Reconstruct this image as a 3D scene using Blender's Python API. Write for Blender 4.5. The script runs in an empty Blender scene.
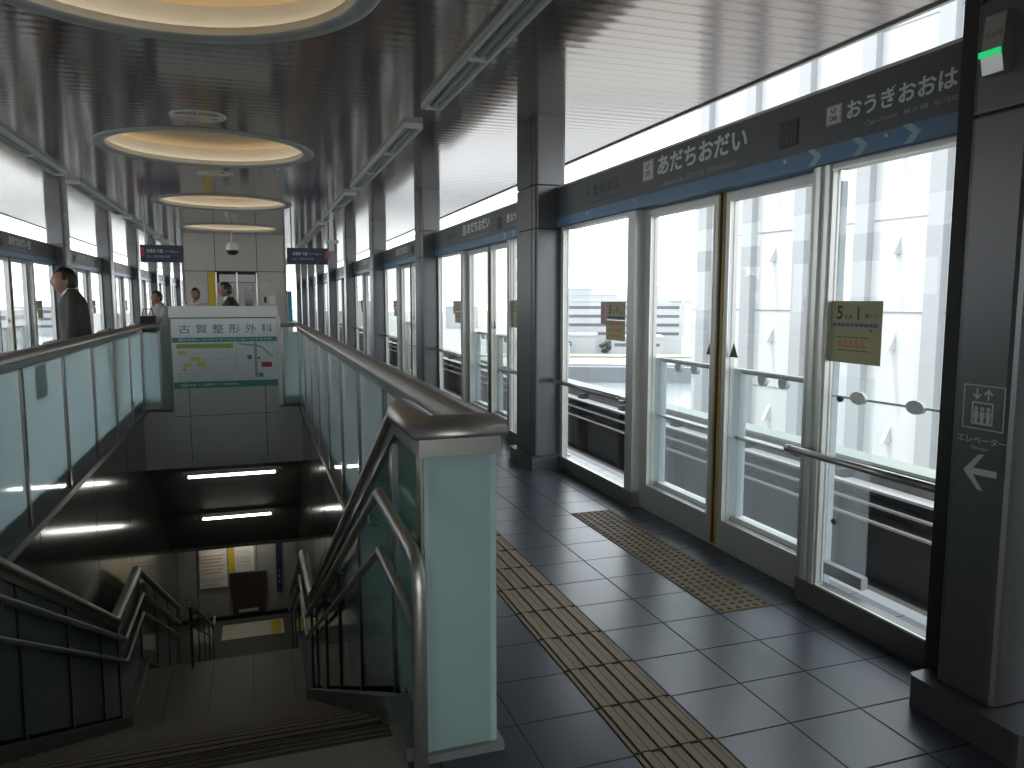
import bpy, bmesh, math, random
from mathutils import Vector, Matrix
random.seed(7)
C = bpy.context.scene.collection
PI = math.pi
V = Vector

# ------------------------------------------------------------------ materials
MATS = {}
def new_mat(name):
    m = bpy.data.materials.new(name); m.use_nodes = True
    nt = m.node_tree; nt.nodes.clear()
    out = nt.nodes.new('ShaderNodeOutputMaterial')
    MATS[name] = m
    return m, nt, out
def nd(nt, t, **kw):
    n = nt.nodes.new(t)
    for k, v in kw.items():
        setattr(n, k, v)
    return n
def setin(n, **kw):
    for k, v in kw.items():
        n.inputs[k.replace('_', ' ')].default_value = v
def rgba(c): return (c[0], c[1], c[2], 1)

def pbr(name, col, rough=.5, metal=0, var=.12, scale=6, bump=0, bscale=60, spec=.5, emit=0, stretch=(1, 1, 1)):
    """Principled surface with noise variation of colour and roughness."""
    m, nt, out = new_mat(name)
    p = nd(nt, 'ShaderNodeBsdfPrincipled')
    tc = nd(nt, 'ShaderNodeTexCoord'); mp = nd(nt, 'ShaderNodeMapping')
    mp.inputs['Scale'].default_value = stretch
    nt.links.new(tc.outputs['Object'], mp.inputs['Vector'])
    n = nd(nt, 'ShaderNodeTexNoise'); setin(n, Scale=scale, Detail=4.0)
    nt.links.new(mp.outputs['Vector'], n.inputs['Vector'])
    mix = nd(nt, 'ShaderNodeMix', data_type='RGBA')
    lo = [max(0, c * (1 - var)) for c in col]; hi = [min(1, c * (1 + var)) for c in col]
    mix.inputs[6].default_value = rgba(lo); mix.inputs[7].default_value = rgba(hi)
    nt.links.new(n.outputs['Fac'], mix.inputs[0])
    nt.links.new(mix.outputs[2], p.inputs['Base Color'])
    p.inputs['Roughness'].default_value = rough
    p.inputs['Metallic'].default_value = metal
    p.inputs['Specular IOR Level'].default_value = spec
    if emit:
        p.inputs['Emission Color'].default_value = rgba(col); p.inputs['Emission Strength'].default_value = emit
    if bump:
        n2 = nd(nt, 'ShaderNodeTexNoise'); setin(n2, Scale=bscale, Detail=3.0)
        nt.links.new(mp.outputs['Vector'], n2.inputs['Vector'])
        b = nd(nt, 'ShaderNodeBump'); setin(b, Strength=bump, Distance=.01)
        nt.links.new(n2.outputs['Fac'], b.inputs['Height']); nt.links.new(b.outputs['Normal'], p.inputs['Normal'])
    nt.links.new(p.outputs[0], out.inputs[0])
    return m

def lamp_mat(name, col, strength):
    m, nt, out = new_mat(name)
    e = nd(nt, 'ShaderNodeEmission'); e.inputs[0].default_value = rgba(col); e.inputs[1].default_value = strength
    nt.links.new(e.outputs[0], out.inputs[0]); return m

def schlick(nt, f0, top=1.0):
    lw = nd(nt, 'ShaderNodeLayerWeight'); lw.inputs[0].default_value = .5
    pw = nd(nt, 'ShaderNodeMath', operation='POWER'); pw.inputs[1].default_value = 5
    nt.links.new(lw.outputs['Facing'], pw.inputs[0])
    mr = nd(nt, 'ShaderNodeMapRange'); mr.inputs[3].default_value = f0; mr.inputs[4].default_value = top
    nt.links.new(pw.outputs[0], mr.inputs[0]); return mr.outputs[0]
def glass_mat(name, tint, gloss=.06, rough=.02, haze=0):
    m, nt, out = new_mat(name)
    t = nd(nt, 'ShaderNodeBsdfTransparent'); t.inputs[0].default_value = rgba(tint)
    g = nd(nt, 'ShaderNodeBsdfGlossy'); g.inputs['Roughness'].default_value = rough
    mx = nd(nt, 'ShaderNodeMixShader'); nt.links.new(schlick(nt, gloss, .8), mx.inputs[0])
    nt.links.new(t.outputs[0], mx.inputs[1]); nt.links.new(g.outputs[0], mx.inputs[2])
    if haze:   # dusty pane: a little scattered light
        d = nd(nt, 'ShaderNodeBsdfTranslucent'); d.inputs[0].default_value = (.85, .88, .92, 1)
        m2 = nd(nt, 'ShaderNodeMixShader'); m2.inputs[0].default_value = haze
        nt.links.new(mx.outputs[0], m2.inputs[1]); nt.links.new(d.outputs[0], m2.inputs[2]); mx = m2
    nt.links.new(mx.outputs[0], out.inputs[0]); return m

def frost_mat(name, col, trans_col, transp=0.0):
    """frosted glass: diffuse + translucent with a glossy coat, optionally part clear"""
    m, nt, out = new_mat(name)
    tc = nd(nt, 'ShaderNodeTexCoord'); n = nd(nt, 'ShaderNodeTexNoise'); setin(n, Scale=1.5, Detail=2.0)
    nt.links.new(tc.outputs['Object'], n.inputs['Vector'])
    mix = nd(nt, 'ShaderNodeMix', data_type='RGBA')
    mix.inputs[6].default_value = rgba([c * .95 for c in col]); mix.inputs[7].default_value = rgba([min(1, c * 1.05) for c in col])
    nt.links.new(n.outputs['Fac'], mix.inputs[0])
    d = nd(nt, 'ShaderNodeBsdfDiffuse'); nt.links.new(mix.outputs[2], d.inputs[0])
    t = nd(nt, 'ShaderNodeBsdfTranslucent'); t.inputs[0].default_value = rgba(trans_col)
    a = nd(nt, 'ShaderNodeMixShader'); a.inputs[0].default_value = .68
    nt.links.new(d.outputs[0], a.inputs[1]); nt.links.new(t.outputs[0], a.inputs[2])
    last = a
    if transp:
        tr = nd(nt, 'ShaderNodeBsdfTransparent'); tr.inputs[0].default_value = rgba([c ** .5 for c in trans_col])
        b = nd(nt, 'ShaderNodeMixShader'); b.inputs[0].default_value = transp
        nt.links.new(last.outputs[0], b.inputs[1]); nt.links.new(tr.outputs[0], b.inputs[2]); last = b
    g = nd(nt, 'ShaderNodeBsdfGlossy'); g.inputs['Roughness'].default_value = .06
    c = nd(nt, 'ShaderNodeMixShader'); nt.links.new(schlick(nt, .045), c.inputs[0])
    nt.links.new(last.outputs[0], c.inputs[1]); nt.links.new(g.outputs[0], c.inputs[2])
    nt.links.new(c.outputs[0], out.inputs[0]); return m

def floor_mat():
    m, nt, out = new_mat('slate floor tiles')
    tc = nd(nt, 'ShaderNodeTexCoord'); mp = nd(nt, 'ShaderNodeMapping')
    mp.inputs['Location'].default_value = (-1.185, -.02, 0)
    nt.links.new(tc.outputs['Object'], mp.inputs['Vector'])
    b = nd(nt, 'ShaderNodeTexBrick', offset=0, squash=1)
    b.inputs['Color1'].default_value = (.036, .039, .052, 1); b.inputs['Color2'].default_value = (.042, .045, .059, 1)
    b.inputs['Mortar'].default_value = (.012, .012, .014, 1)
    setin(b, Scale=1.0); b.inputs['Mortar Size'].default_value = .0045; b.inputs['Mortar Smooth'].default_value = .1
    b.inputs['Brick Width'].default_value = .32; b.inputs['Row Height'].default_value = .31; b.inputs['Bias'].default_value = 0
    nt.links.new(mp.outputs['Vector'], b.inputs['Vector'])
    n = nd(nt, 'ShaderNodeTexNoise'); setin(n, Scale=5.0, Detail=6.0); nt.links.new(tc.outputs['Object'], n.inputs['Vector'])
    mr = nd(nt, 'ShaderNodeMapRange'); mr.inputs[3].default_value = .26; mr.inputs[4].default_value = .30
    nt.links.new(n.outputs['Fac'], mr.inputs[0])
    gm = nd(nt, 'ShaderNodeMix'); gm.inputs[3].default_value = .8
    nt.links.new(b.outputs['Fac'], gm.inputs[0]); gm.inputs[2].default_value = .28
    p = nd(nt, 'ShaderNodeBsdfPrincipled'); nt.links.new(b.outputs['Color'], p.inputs['Base Color'])
    nt.links.new(gm.outputs[0], p.inputs['Roughness']); p.inputs['Specular IOR Level'].default_value = .45
    bp = nd(nt, 'ShaderNodeBump'); setin(bp, Strength=.4, Distance=.003); bp.invert = True
    nt.links.new(b.outputs['Fac'], bp.inputs['Height']); nt.links.new(bp.outputs[0], p.inputs['Normal'])
    nt.links.new(p.outputs[0], out.inputs[0]); return m

def ceiling_mat():
    """satin metal spandrel panels: narrow grooves across the platform every 12 cm"""
    m, nt, out = new_mat('satin spandrel ceiling')
    tc = nd(nt, 'ShaderNodeTexCoord'); sp = nd(nt, 'ShaderNodeSeparateXYZ'); nt.links.new(tc.outputs['Object'], sp.inputs[0])
    md = nd(nt, 'ShaderNodeMath', operation='WRAP'); md.inputs[1].default_value = .12; md.inputs[2].default_value = 0
    nt.links.new(sp.outputs['Y'], md.inputs[0])
    gr = nd(nt, 'ShaderNodeMath', operation='LESS_THAN'); gr.inputs[1].default_value = .012; nt.links.new(md.outputs[0], gr.inputs[0])
    mix = nd(nt, 'ShaderNodeMix', data_type='RGBA')
    mix.inputs[6].default_value = (.34, .278, .248, 1); mix.inputs[7].default_value = (.17, .14, .125, 1)
    nt.links.new(gr.outputs[0], mix.inputs[0])
    p = nd(nt, 'ShaderNodeBsdfPrincipled'); p.inputs['Metallic'].default_value = .62; p.inputs['Roughness'].default_value = .10; p.inputs['Specular IOR Level'].default_value = .3
    nt.links.new(mix.outputs[2], p.inputs['Base Color'])
    sc_ = nd(nt, 'ShaderNodeMath', operation='MULTIPLY'); sc_.inputs[1].default_value = 2*PI/.12; nt.links.new(sp.outputs['Y'], sc_.inputs[0])
    sn = nd(nt, 'ShaderNodeMath', operation='SINE'); nt.links.new(sc_.outputs[0], sn.inputs[0])
    mpn = nd(nt, 'ShaderNodeMapping'); mpn.inputs['Scale'].default_value = (.12, 4.0, 1)
    nt.links.new(tc.outputs['Object'], mpn.inputs['Vector'])
    n = nd(nt, 'ShaderNodeTexNoise'); setin(n, Scale=2.0, Detail=1.0); nt.links.new(mpn.outputs[0], n.inputs['Vector'])
    ad = nd(nt, 'ShaderNodeMath', operation='MULTIPLY_ADD'); ad.inputs[1].default_value = 3.0
    nt.links.new(n.outputs['Fac'], ad.inputs[0]); nt.links.new(sn.outputs[0], ad.inputs[2])
    b = nd(nt, 'ShaderNodeBump'); setin(b, Strength=1.0, Distance=.00016); nt.links.new(ad.outputs[0], b.inputs['Height'])
    nt.links.new(b.outputs[0], p.inputs['Normal'])
    nt.links.new(p.outputs[0], out.inputs[0]); return m

M = {}
M['floor'] = floor_mat()
M['ceil'] = ceiling_mat()
M['column'] = pbr('grey column cladding', (.104, .104, .108), .30, .55, .06, 3, stretch=(1, 1, .2))
M['groove'] = pbr('black joint', (.012, .012, .012), .6)
M['steel'] = pbr('brushed steel', (.55, .54, .51), .28, 1, .10, 20, stretch=(1, 1, 8))
M['darksteel'] = pbr('dark satin steel', (.26, .25, .235), .28, 1, .12, 12)
M['railsteel'] = pbr('bronze steel rail', (.46, .44, .41), .40, .85, .10, 12)
M['frame'] = pbr('grey green door frame', (.50, .50, .475), .38, .45, .05, 6)
M['framelight'] = pbr('pale aluminium edge', (.70, .70, .66), .3, .6, .05, 8)
M['panelbase'] = pbr('dark base panel', (.15, .155, .135), .4, .4, .08, 6)
M['glass'] = glass_mat('clear glass', (.975, .985, .98), .02)
M['glass2'] = glass_mat('greenish clear glass', (.95, .97, .965), .035, haze=.05)
M['frost'] = frost_mat('frosted teal glass', (.66, .78, .78), (.82, .91, .92))
M['frostend'] = frost_mat('frosted teal end glass', (.66, .83, .80), (.60, .78, .76))
M['palepost'] = frost_mat('pale post cladding', (.62, .66, .67), (.6, .64, .65))
M['teal'] = frost_mat('tinted teal glass', (.44, .60, .57), (.50, .70, .66), .18)
M['fascia'] = pbr('charcoal sign board', (.066, .071, .082), .42, 0, .08, 4)
M['blue'] = pbr('blue sign stripe', (.06, .185, .36), .35, 0, .08, 5)
M['chev'] = pbr('pale teal print', (.30, .50, .56), .4)
M['white'] = pbr('white print', (.72, .74, .74), .45, 0, .04)
M['grey'] = pbr('grey print', (.42, .43, .44), .5, 0, .05)
M['faint'] = pbr('faded dark print', (.022, .022, .026), .6)
M['pinkprint'] = pbr('pink print', (.62, .36, .38), .5)
M['cream'] = pbr('cream strip', (.66, .62, .50), .5)
M['yellow'] = pbr('yellow edge strip', (.42, .28, .045), .5, 0, .15)
M['rubber'] = pbr('dark rubber seam', (.035, .02, .018), .6)
M['tact'] = pbr('ochre tactile tile', (.22, .163, .10), .55, 0, .14, 14, .1, 90, spec=.3)
M['tactgroove'] = pbr('brown tactile joint', (.06, .042, .02), .7, spec=.1)
M['paper'] = pbr('pale yellow sheet', (.46, .43, .25), .6, 0, .05)
M['black'] = pbr('black print', (.012, .012, .015), .5)
M['orange'] = pbr('orange print', (.62, .20, .07), .5)
M['navyprint'] = pbr('blue print', (.05, .12, .26), .5)
M['red'] = pbr('red print', (.48, .05, .09), .5)
M['domecream'] = pbr('cream dome paint', (.84, .80, .70), .7, 0, .04)
M['domeorange'] = pbr('dome top with painted glow', (.86, .62, .36), .7, 0, .05)  # orange lamp glow is put into the colour of the top
M['ringgrey'] = pbr('grey ring trim', (.48, .49, .46), .45, .3, .05)
M['cove'] = lamp_mat('warm cove tube', (1, .94, .83), 2.4)
M['fixture'] = pbr('grey lamp housing', (.62, .63, .60), .45, .1, .06)
M['fixtube'] = pbr('unlit tube', (.40, .41, .40), .35, 0, .05)
M['chrome'] = pbr('bright reflector', (.80, .80, .78), .12, 1, .05)
M['panelgrey'] = pbr('grey green metal panel', (.46, .47, .43), .45, .1, .08, 3)
M['wallmetal'] = pbr('dark satin wall panel', (.14, .145, .132), .12, .5, .10, 2, stretch=(1, .3, 1))
M['curb'] = pbr('dark green grey curb', (.15, .175, .16), .5, .2, .08)
M['trimgrey'] = pbr('grey ledge', (.24, .245, .235), .4, .4, .06)
M['signwhite'] = pbr('white sign sheet', (.66, .68, .68), .45, 0, .03)
M['signgreen'] = pbr('green print', (.05, .24, .19), .45, 0, .08)
M['lime'] = pbr('lime print', (.36, .42, .08), .5)
M['limey'] = pbr('yellow print', (.62, .55, .12), .5)
M['roadgrey'] = pbr('grey print road', (.30, .31, .31), .5)
M['stone'] = pbr('speckled beige stone', (.27, .25, .225), .55, 0, .35, 160)
M['step'] = pbr('brown grey step stone', (.31, .26, .235), .5, 0, .30, 120)
M['nosing'] = pbr('dark ribbed nosing', (.03, .028, .025), .5)
M['tube'] = lamp_mat('white fluorescent tube', (1, .98, .90), 11)
M['dark'] = pbr('dark soffit', (.09, .09, .084), .6)
M['lowerwall'] = pbr('lower wall panel', (.32, .31, .28), .5, 0, .08)
M['door'] = pbr('dark brown door', (.045, .035, .032), .4)
M['poster'] = pbr('white notice', (.72, .70, .62), .5)
M['salmon'] = pbr('salmon print', (.66, .34, .24), .5)
M['gold'] = pbr('golden yellow', (.60, .44, .03), .5)
M['navy'] = pbr('navy sign', (.025, .028, .075), .4)
M['booth'] = pbr('warm white panel', (.52, .50, .46), .42, 0, .04)
M['boothglass'] = pbr('dark booth glass', (.02, .022, .022), .12)
M['pale'] = pbr('pale transom', (.66, .68, .66), .4)
M['cyan'] = pbr('cyan machine front', (.05, .36, .52), .4)
M['green'] = lamp_mat('green lamp', (.03, .8, .22), .75)
M['skin'] = pbr('skin', (.30, .165, .115), .5, 0, .08)
M['hair'] = pbr('black hair', (.012, .010, .009), .45, 0, .3, 80)
M['jacket'] = pbr('dark olive jacket', (.035, .034, .027), .8, 0, .15)
M['suit'] = pbr('black suit', (.013, .013, .015), .75, 0, .15)
M['shirt'] = pbr('white shirt', (.72, .74, .76), .7)
M['pinkcloth'] = pbr('pale pink blouse', (.60, .44, .44), .8)
M['greycloth'] = pbr('grey shirt', (.30, .29, .28), .8)
M['trouser'] = pbr('dark trousers', (.03, .03, .036), .8)
M['shoe'] = pbr('black shoe', (.012, .011, .010), .4)
M['concrete'] = pbr('pale concrete', (.46, .46, .45), .8, 0, .08, 2, .2, 20)
M['edgeconc'] = pbr('pale platform edge', (.24, .245, .25), .6, 0, .06)
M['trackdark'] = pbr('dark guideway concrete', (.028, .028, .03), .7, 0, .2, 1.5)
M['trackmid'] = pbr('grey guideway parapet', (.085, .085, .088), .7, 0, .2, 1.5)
M['railgrey'] = pbr('grey guide rail', (.42, .42, .43), .35, .6, .1, 4)
M['bldg'] = pbr('white building panel', (.48, .48, .48), .6, 0, .02)
M['pilaster'] = pbr('grey building pilaster', (.30, .305, .31), .6, 0, .03)
M['joint'] = pbr('building joint', (.20, .205, .21), .7)
M['citywhite'] = pbr('city white', (.40, .40, .40), .8, 0, .03, .05)
M['citygrey'] = pbr('city grey paled as haze', (.41, .42, .43), .8, 0, .05, .05)  # grey lightened so the colour stands in for distance haze
M['cityband'] = pbr('window band', (.10, .10, .11), .4)
M['water'] = pbr('pale river water', (.17, .18, .185), .25, 0, .05, .05)
M['ground'] = pbr('pale ground', (.22, .23, .22), .8, 0, .15, .05)
M['verge'] = pbr('pale grass', (.20, .24, .15), .8, 0, .2, .3)
M['riverwall'] = pbr('grey river wall', (.15, .155, .165), .8, 0, .1, .2)
M['leaf'] = pbr('tree foliage', (.03, .04, .03), .8, 0, .3, 1)

# ------------------------------------------------------------------ mesh helpers
class MB:
    """collects shapes and links them as ONE mesh object"""
    def __init__(self): self.bm = bmesh.new()
    def box(self, x0, x1, y0, y1, z0, z1):
        if x0 > x1: x0, x1 = x1, x0
        if y0 > y1: y0, y1 = y1, y0
        if z0 > z1: z0, z1 = z1, z0
        v = [self.bm.verts.new(p) for p in ((x0,y0,z0),(x1,y0,z0),(x1,y1,z0),(x0,y1,z0),(x0,y0,z1),(x1,y0,z1),(x1,y1,z1),(x0,y1,z1))]
        for f in ((0,3,2,1),(4,5,6,7),(0,1,5,4),(1,2,6,5),(2,3,7,6),(3,0,4,7)):
            self.bm.faces.new([v[i] for i in f])
        return self
    def quad(self, *p):
        self.bm.faces.new([self.bm.verts.new(q) for q in p]); return self
    def prism(self, pts, d):
        """polygon (list of 3-D points) pushed along vector d"""
        a = [self.bm.verts.new(p) for p in pts]; b = [self.bm.verts.new(V(p) + V(d)) for p in pts]
        n = len(pts)
        self.bm.faces.new(a); self.bm.faces.new(b[::-1])
        for i in range(n): self.bm.faces.new([a[i], b[i], b[(i+1) % n], a[(i+1) % n]])
        return self
    def tube(self, path, r, n=10):
        return self.sweep(path, [(r*math.cos(2*PI*i/n), r*math.sin(2*PI*i/n)) for i in range(n)])
    def sweep(self, path, prof):
        P = [V(p) for p in path]; N = len(P); rings = []
        for i in range(N):
            t = (P[i+1]-P[i]).normalized() if i < N-1 else (P[i]-P[i-1]).normalized()
            tin = (P[i]-P[i-1]).normalized() if i > 0 else t
            ref = tin
            s = ref.cross(V((0,0,1)))
            if s.length < 1e-4:
                # vertical run: keep the sideways direction of a neighbour
                s = None
                for j in list(range(i-1, -1, -1)) + list(range(i, N-1)):
                    q = (P[min(j+1,N-1)]-P[j])
                    if q.length and q.normalized().cross(V((0,0,1))).length > 1e-4:
                        s = q.normalized().cross(V((0,0,1))); break
                if s is None: s = V((1,0,0))
            s.normalize(); u = s.cross(ref).normalized()
            nrm = (tin + t).normalized()
            ring = []
            for a, b in prof:
                o = s*a + u*b
                den = tin.dot(nrm)
                o = o - tin*(o.dot(nrm)/den) if abs(den) > .15 else o
                ring.append(self.bm.verts.new(P[i]+o))
            rings.append(ring)
        n = len(prof)
        for i in range(N-1):
            for k in range(n):
                self.bm.faces.new([rings[i][k], rings[i][(k+1) % n], rings[i+1][(k+1) % n], rings[i+1][k]])
        self.bm.faces.new(rings[0][::-1]); self.bm.faces.new(rings[-1])
        return self
    def lathe(self, prof, cx, cy, n=48, cap=False):
        """profile of (radius, z) turned round the vertical at cx, cy"""
        rings = [[self.bm.verts.new((cx+r*math.cos(2*PI*k/n), cy+r*math.sin(2*PI*k/n), z)) for k in range(n)] for r, z in prof]
        for a, b in zip(rings, rings[1:]):
            for k in range(n): self.bm.faces.new([a[k], a[(k+1) % n], b[(k+1) % n], b[k]])
        if cap: self.bm.faces.new(rings[-1])
        return self
    def ball(self, c, r, sx=1, sy=1, sz=1, u=16, v=10):
        m = Matrix.Translation(V(c)) @ Matrix.Diagonal((sx, sy, sz, 1))
        bmesh.ops.create_uvsphere(self.bm, u_segments=u, v_segments=v, radius=r, matrix=m); return self
    def disc(self, c, r, axis, d, n=20, sx=1, sy=1):
        """flat cylinder: centre c, axis letter, thickness d"""
        pts = []
        for k in range(n):
            a, b = r*sx*math.cos(2*PI*k/n), r*sy*math.sin(2*PI*k/n)
            pts.append({'X': (c[0], c[1]+a, c[2]+b), 'Y': (c[0]+a, c[1], c[2]+b), 'Z': (c[0]+a, c[1]+b, c[2])}[axis])
        return self.prism(pts, {'X': (d,0,0), 'Y': (0,d,0), 'Z': (0,0,d)}[axis])
    def build(self, name, mat, parent=None, bev=0, smooth=False, loc=None):
        if bev:
            es = [e for e in self.bm.edges if len(e.link_faces) == 2 and e.calc_face_angle(0) > .5]
            bmesh.ops.bevel(self.bm, geom=es, offset=bev, segments=2, affect='EDGES', profile=.6)
        bmesh.ops.recalc_face_normals(self.bm, faces=self.bm.faces)
        me = bpy.data.meshes.new(name)
        if loc is not None:
            bmesh.ops.translate(self.bm, verts=self.bm.verts, vec=-V(loc))
        self.bm.to_mesh(me); self.bm.free()
        if smooth:
            for p in me.polygons: p.use_smooth = True
        me.materials.append(mat if not isinstance(mat, str) else M[mat])
        o = bpy.data.objects.new(name, me); C.objects.link(o)
        if loc is not None: o.location = loc
        if parent is not None:
            o.parent = parent
            o.matrix_parent_inverse = Matrix.Translation(-parent.location)
        return o

def box(name, mat, parent, *b, bev=0): return MB().box(*b).build(name, mat, parent, bev)
def tag(o, label, cat, group=None, kind=None):
    o['label'] = label; o['category'] = cat
    if group: o['group'] = group
    if kind: o['kind'] = kind
    return o
def thing(name, loc, label, cat, group=None, kind=None):
    o = bpy.data.objects.new(name, None); o.empty_display_size = .1; C.objects.link(o); o.location = loc
    return tag(o, label, cat, group, kind)
def struct(o): o['kind'] = 'structure'; return o
def dup(root, off, label, group=None, skip=()):
    r = root.copy(); C.objects.link(r); r.location = root.location + V(off); r['label'] = label
    if group: r['group'] = group
    for ch in list(root.children):
        if ch.name.split('.')[0] in skip: continue
        c = ch.copy(); C.objects.link(c); c.parent = r; c.matrix_parent_inverse = ch.matrix_parent_inverse.copy()
        for g in list(ch.children):
            if g.name.split('.')[0] in skip: continue
            d = g.copy(); C.objects.link(d); d.parent = c; d.matrix_parent_inverse = g.matrix_parent_inverse.copy()
    return r

AX = {'R': (V((0,-1,0)), V((0,0,1))), 'L': (V((0,1,0)), V((0,0,1))), 'F': (V((1,0,0)), V((0,0,1))), 'U': (V((1,0,0)), V((0,1,0)))}
def text(body, face, origin, mat, parent, height=None, width=None, name='lettering', ext=.0012, bold=0, bodies=None):
    """lettering mesh; origin is its lower left corner as read; face R looks to -X, L to +X, F to -Y"""
    X, Y = AX[face]; Z = X.cross(Y)
    cu = bpy.data.curves.new('t', 'FONT'); cu.body = body; cu.size = 1; cu.offset = bold
    cu.resolution_u = 3
    o = bpy.data.objects.new('t', cu); C.objects.link(o)
    dg = bpy.context.evaluated_depsgraph_get()
    me = bpy.data.meshes.new_from_object(o.evaluated_get(dg))
    C.objects.unlink(o); bpy.data.objects.remove(o)
    xs = [v.co.x for v in me.vertices]; ys = [v.co.y for v in me.vertices]
    if not xs: return None
    x0, x1, y0, y1 = min(xs), max(xs), min(ys), max(ys)
    sx = width/(x1-x0) if width else None; sy = height/(y1-y0) if height else None
    sx = sx or sy; sy = sy or sx
    for v in me.vertices:
        a, b = (v.co.x-x0)*sx, (v.co.y-y0)*sy
        v.co = V(origin) + X*a + Y*b + Z*ext
    me.materials.clear(); me.materials.append(M[mat]); me.name = name
    ob = bpy.data.objects.new(name, me); C.objects.link(ob)
    if parent is not None:
        ob.parent = parent; ob.matrix_parent_inverse = Matrix.Translation(-parent.location)
    return ob
def flat(face, origin, w, h, d=.001):
    """a thin printed patch box as MB args: origin lower-left as read, thickness d toward the viewer"""
    X, Y = AX[face]; Z = X.cross(Y); o = V(origin); e = o + X*w + Y*h + Z*d
    return (o.x, e.x, o.y, e.y, o.z, e.z)

CX = -.39          # platform centre line
H = 3.155          # ceiling height
BAY = 4.8
ORD = ['first', 'second', 'third', 'fourth', 'fifth', 'sixth', 'seventh', 'eighth', 'ninth', 'tenth']
Y0, Y1 = -6.0, 50.3

# ------------------------------------------------------------------ setting: floor, ceiling, roof
HX0, HX1, HY0, HY1 = -1.66, .72, 2.60, 13.08
f = MB()
f.box(-3.85, HX0, Y0, Y1, -.17, 0).box(HX1, 3.0, Y0, Y1, -.17, 0).box(HX0, HX1, Y0, HY0, -.17, 0).box(HX0, HX1, HY1, Y1, -.17, 0)
struct(f.build('floor', 'floor'))

struct(MB().box(-4.4, 3.6, -3.6, -3.5, 0, .4).box(-4.4, 3.6, -3.6, -3.5, 2.8, H).box(-4.4, -3.2, -3.6, -3.5, .4, 2.8).box(2.5, 3.6, -3.6, -3.5, .4, 2.8).build('added_wall_rear', 'panelgrey'))  # unseen wall added to cut the light from behind the camera
struct(MB().box(-3.2, 2.5, -3.56, -3.54, .4, 2.8).build('added_window_rear', 'glass'))  # unseen opening added so daylight from behind reaches the balustrade end
struct(MB().box(-3.6, -3.5, -3.5, 5.8, 0, H).build('added_wall_left', 'panelgrey'))  # unseen wall added to keep the near pillar dark from the left
struct(MB().box(2.70, 2.80, -3.5, 1.70, 0, H).build('added_wall_right', 'panelgrey'))  # unseen wall added to block side light on the near pillar

domes = [4.25 + BAY*k for k in range(4)]
RH = 1.09
m = MB()
XL, XR = -4.40, 3.62
def ring_cell(m, cx, cy, hx, hy, r, n=64):
    ins, outs = [], []
    for k in range(n):
        a = 2*PI*(k+.5)/n; c, s = math.cos(a), math.sin(a); q = 1/max(abs(c)/hx, abs(s)/hy)
        ins.append(m.bm.verts.new((cx+r*c, cy+r*s, H))); outs.append(m.bm.verts.new((cx+q*c, cy+q*s, H)))
    for k in range(n):
        j = (k+1) % n
        m.bm.faces.new([ins[k], ins[j], outs[j], outs[k]])
    for sx in (-1, 1):
        for sy in (-1, 1):
            c = m.bm.verts.new((cx+sx*hx, cy+sy*hy, H))
            a = sorted(range(n), key=lambda k: -(outs[k].co-c.co).length)[-4:]
            ex = min((k for k in range(n) if abs(outs[k].co.x-c.co.x) < 1e-6), key=lambda k: abs(outs[k].co.y-c.co.y))
            ey = min((k for k in range(n) if abs(outs[k].co.y-c.co.y) < 1e-6), key=lambda k: abs(outs[k].co.x-c.co.x))
            m.bm.faces.new([c, outs[ex], outs[ey]])
for d in domes: ring_cell(m, CX, d, 1.6, 2.4, RH)
m.quad((XL, Y0, H), (CX-1.6, Y0, H), (CX-1.6, Y1, H), (XL, Y1, H))
m.quad((CX+1.6, Y0, H), (XR, Y0, H), (XR, Y1, H), (CX+1.6, Y1, H))
m.quad((CX-1.6, Y0, H), (CX+1.6, Y0, H), (CX+1.6, domes[0]-2.4, H), (CX-1.6, domes[0]-2.4, H))
m.quad((CX-1.6, domes[-1]+2.4, H), (CX+1.6, domes[-1]+2.4, H), (CX+1.6, Y1, H), (CX-1.6, Y1, H))
struct(m.build('ceiling', 'ceil'))
struct(MB().box(XL, XR, Y0, Y1, 3.62, 3.72).box(XL, XL+.03, Y0, Y1, H-.015, 3.62).box(XR-.03, XR, Y0, Y1, H-.015, 3.62)
       .box(XL, XR, Y0, Y0+.03, H, 3.62).box(XL, XR, Y1-.03, Y1, H, 3.62).build('trim_1', 'darksteel'))

dome_labels = ['large round cream ceiling recess nearest the camera, cut by the top edge',
               'round cream ceiling recess between the two round downlights',
               'third round cream ceiling recess, beyond the smaller downlight',
               'farthest round cream ceiling recess, just before the white booth']
for d, lab in zip(domes, dome_labels):
    t = thing('ceiling_recess', (CX, d, H), lab, 'ceiling recess', 'round ceiling recesses')
    MB().lathe([(1.13, H+.04), (1.10, H-.010), (1.09, H-.014), (.995, H-.014), (.985, H+.004)], CX, d, 64).build('ring_trim', 'ringgrey', t, smooth=True)
    MB().lathe([(.985, H+.004), (.985, H+.05), (.995, H+.05), (.995, H+.006), (1.13, H+.006)], CX, d, 64).build('cove_lip', 'domecream', t, smooth=True)
    MB().lathe([(1.08, H+.005), (1.08, H+.205)], CX, d, 64).build('dome_wall', 'domecream', t, smooth=True)
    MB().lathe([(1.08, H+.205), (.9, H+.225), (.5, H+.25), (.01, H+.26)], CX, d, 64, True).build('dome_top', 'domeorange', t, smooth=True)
    MB().lathe([(1.035+.014*math.cos(a), H+.026+.014*math.sin(a)) for a in [2*PI*i/8 for i in range(9)]], CX, d, 48).build('cove_lamp', 'cove', t, smooth=True)
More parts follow.
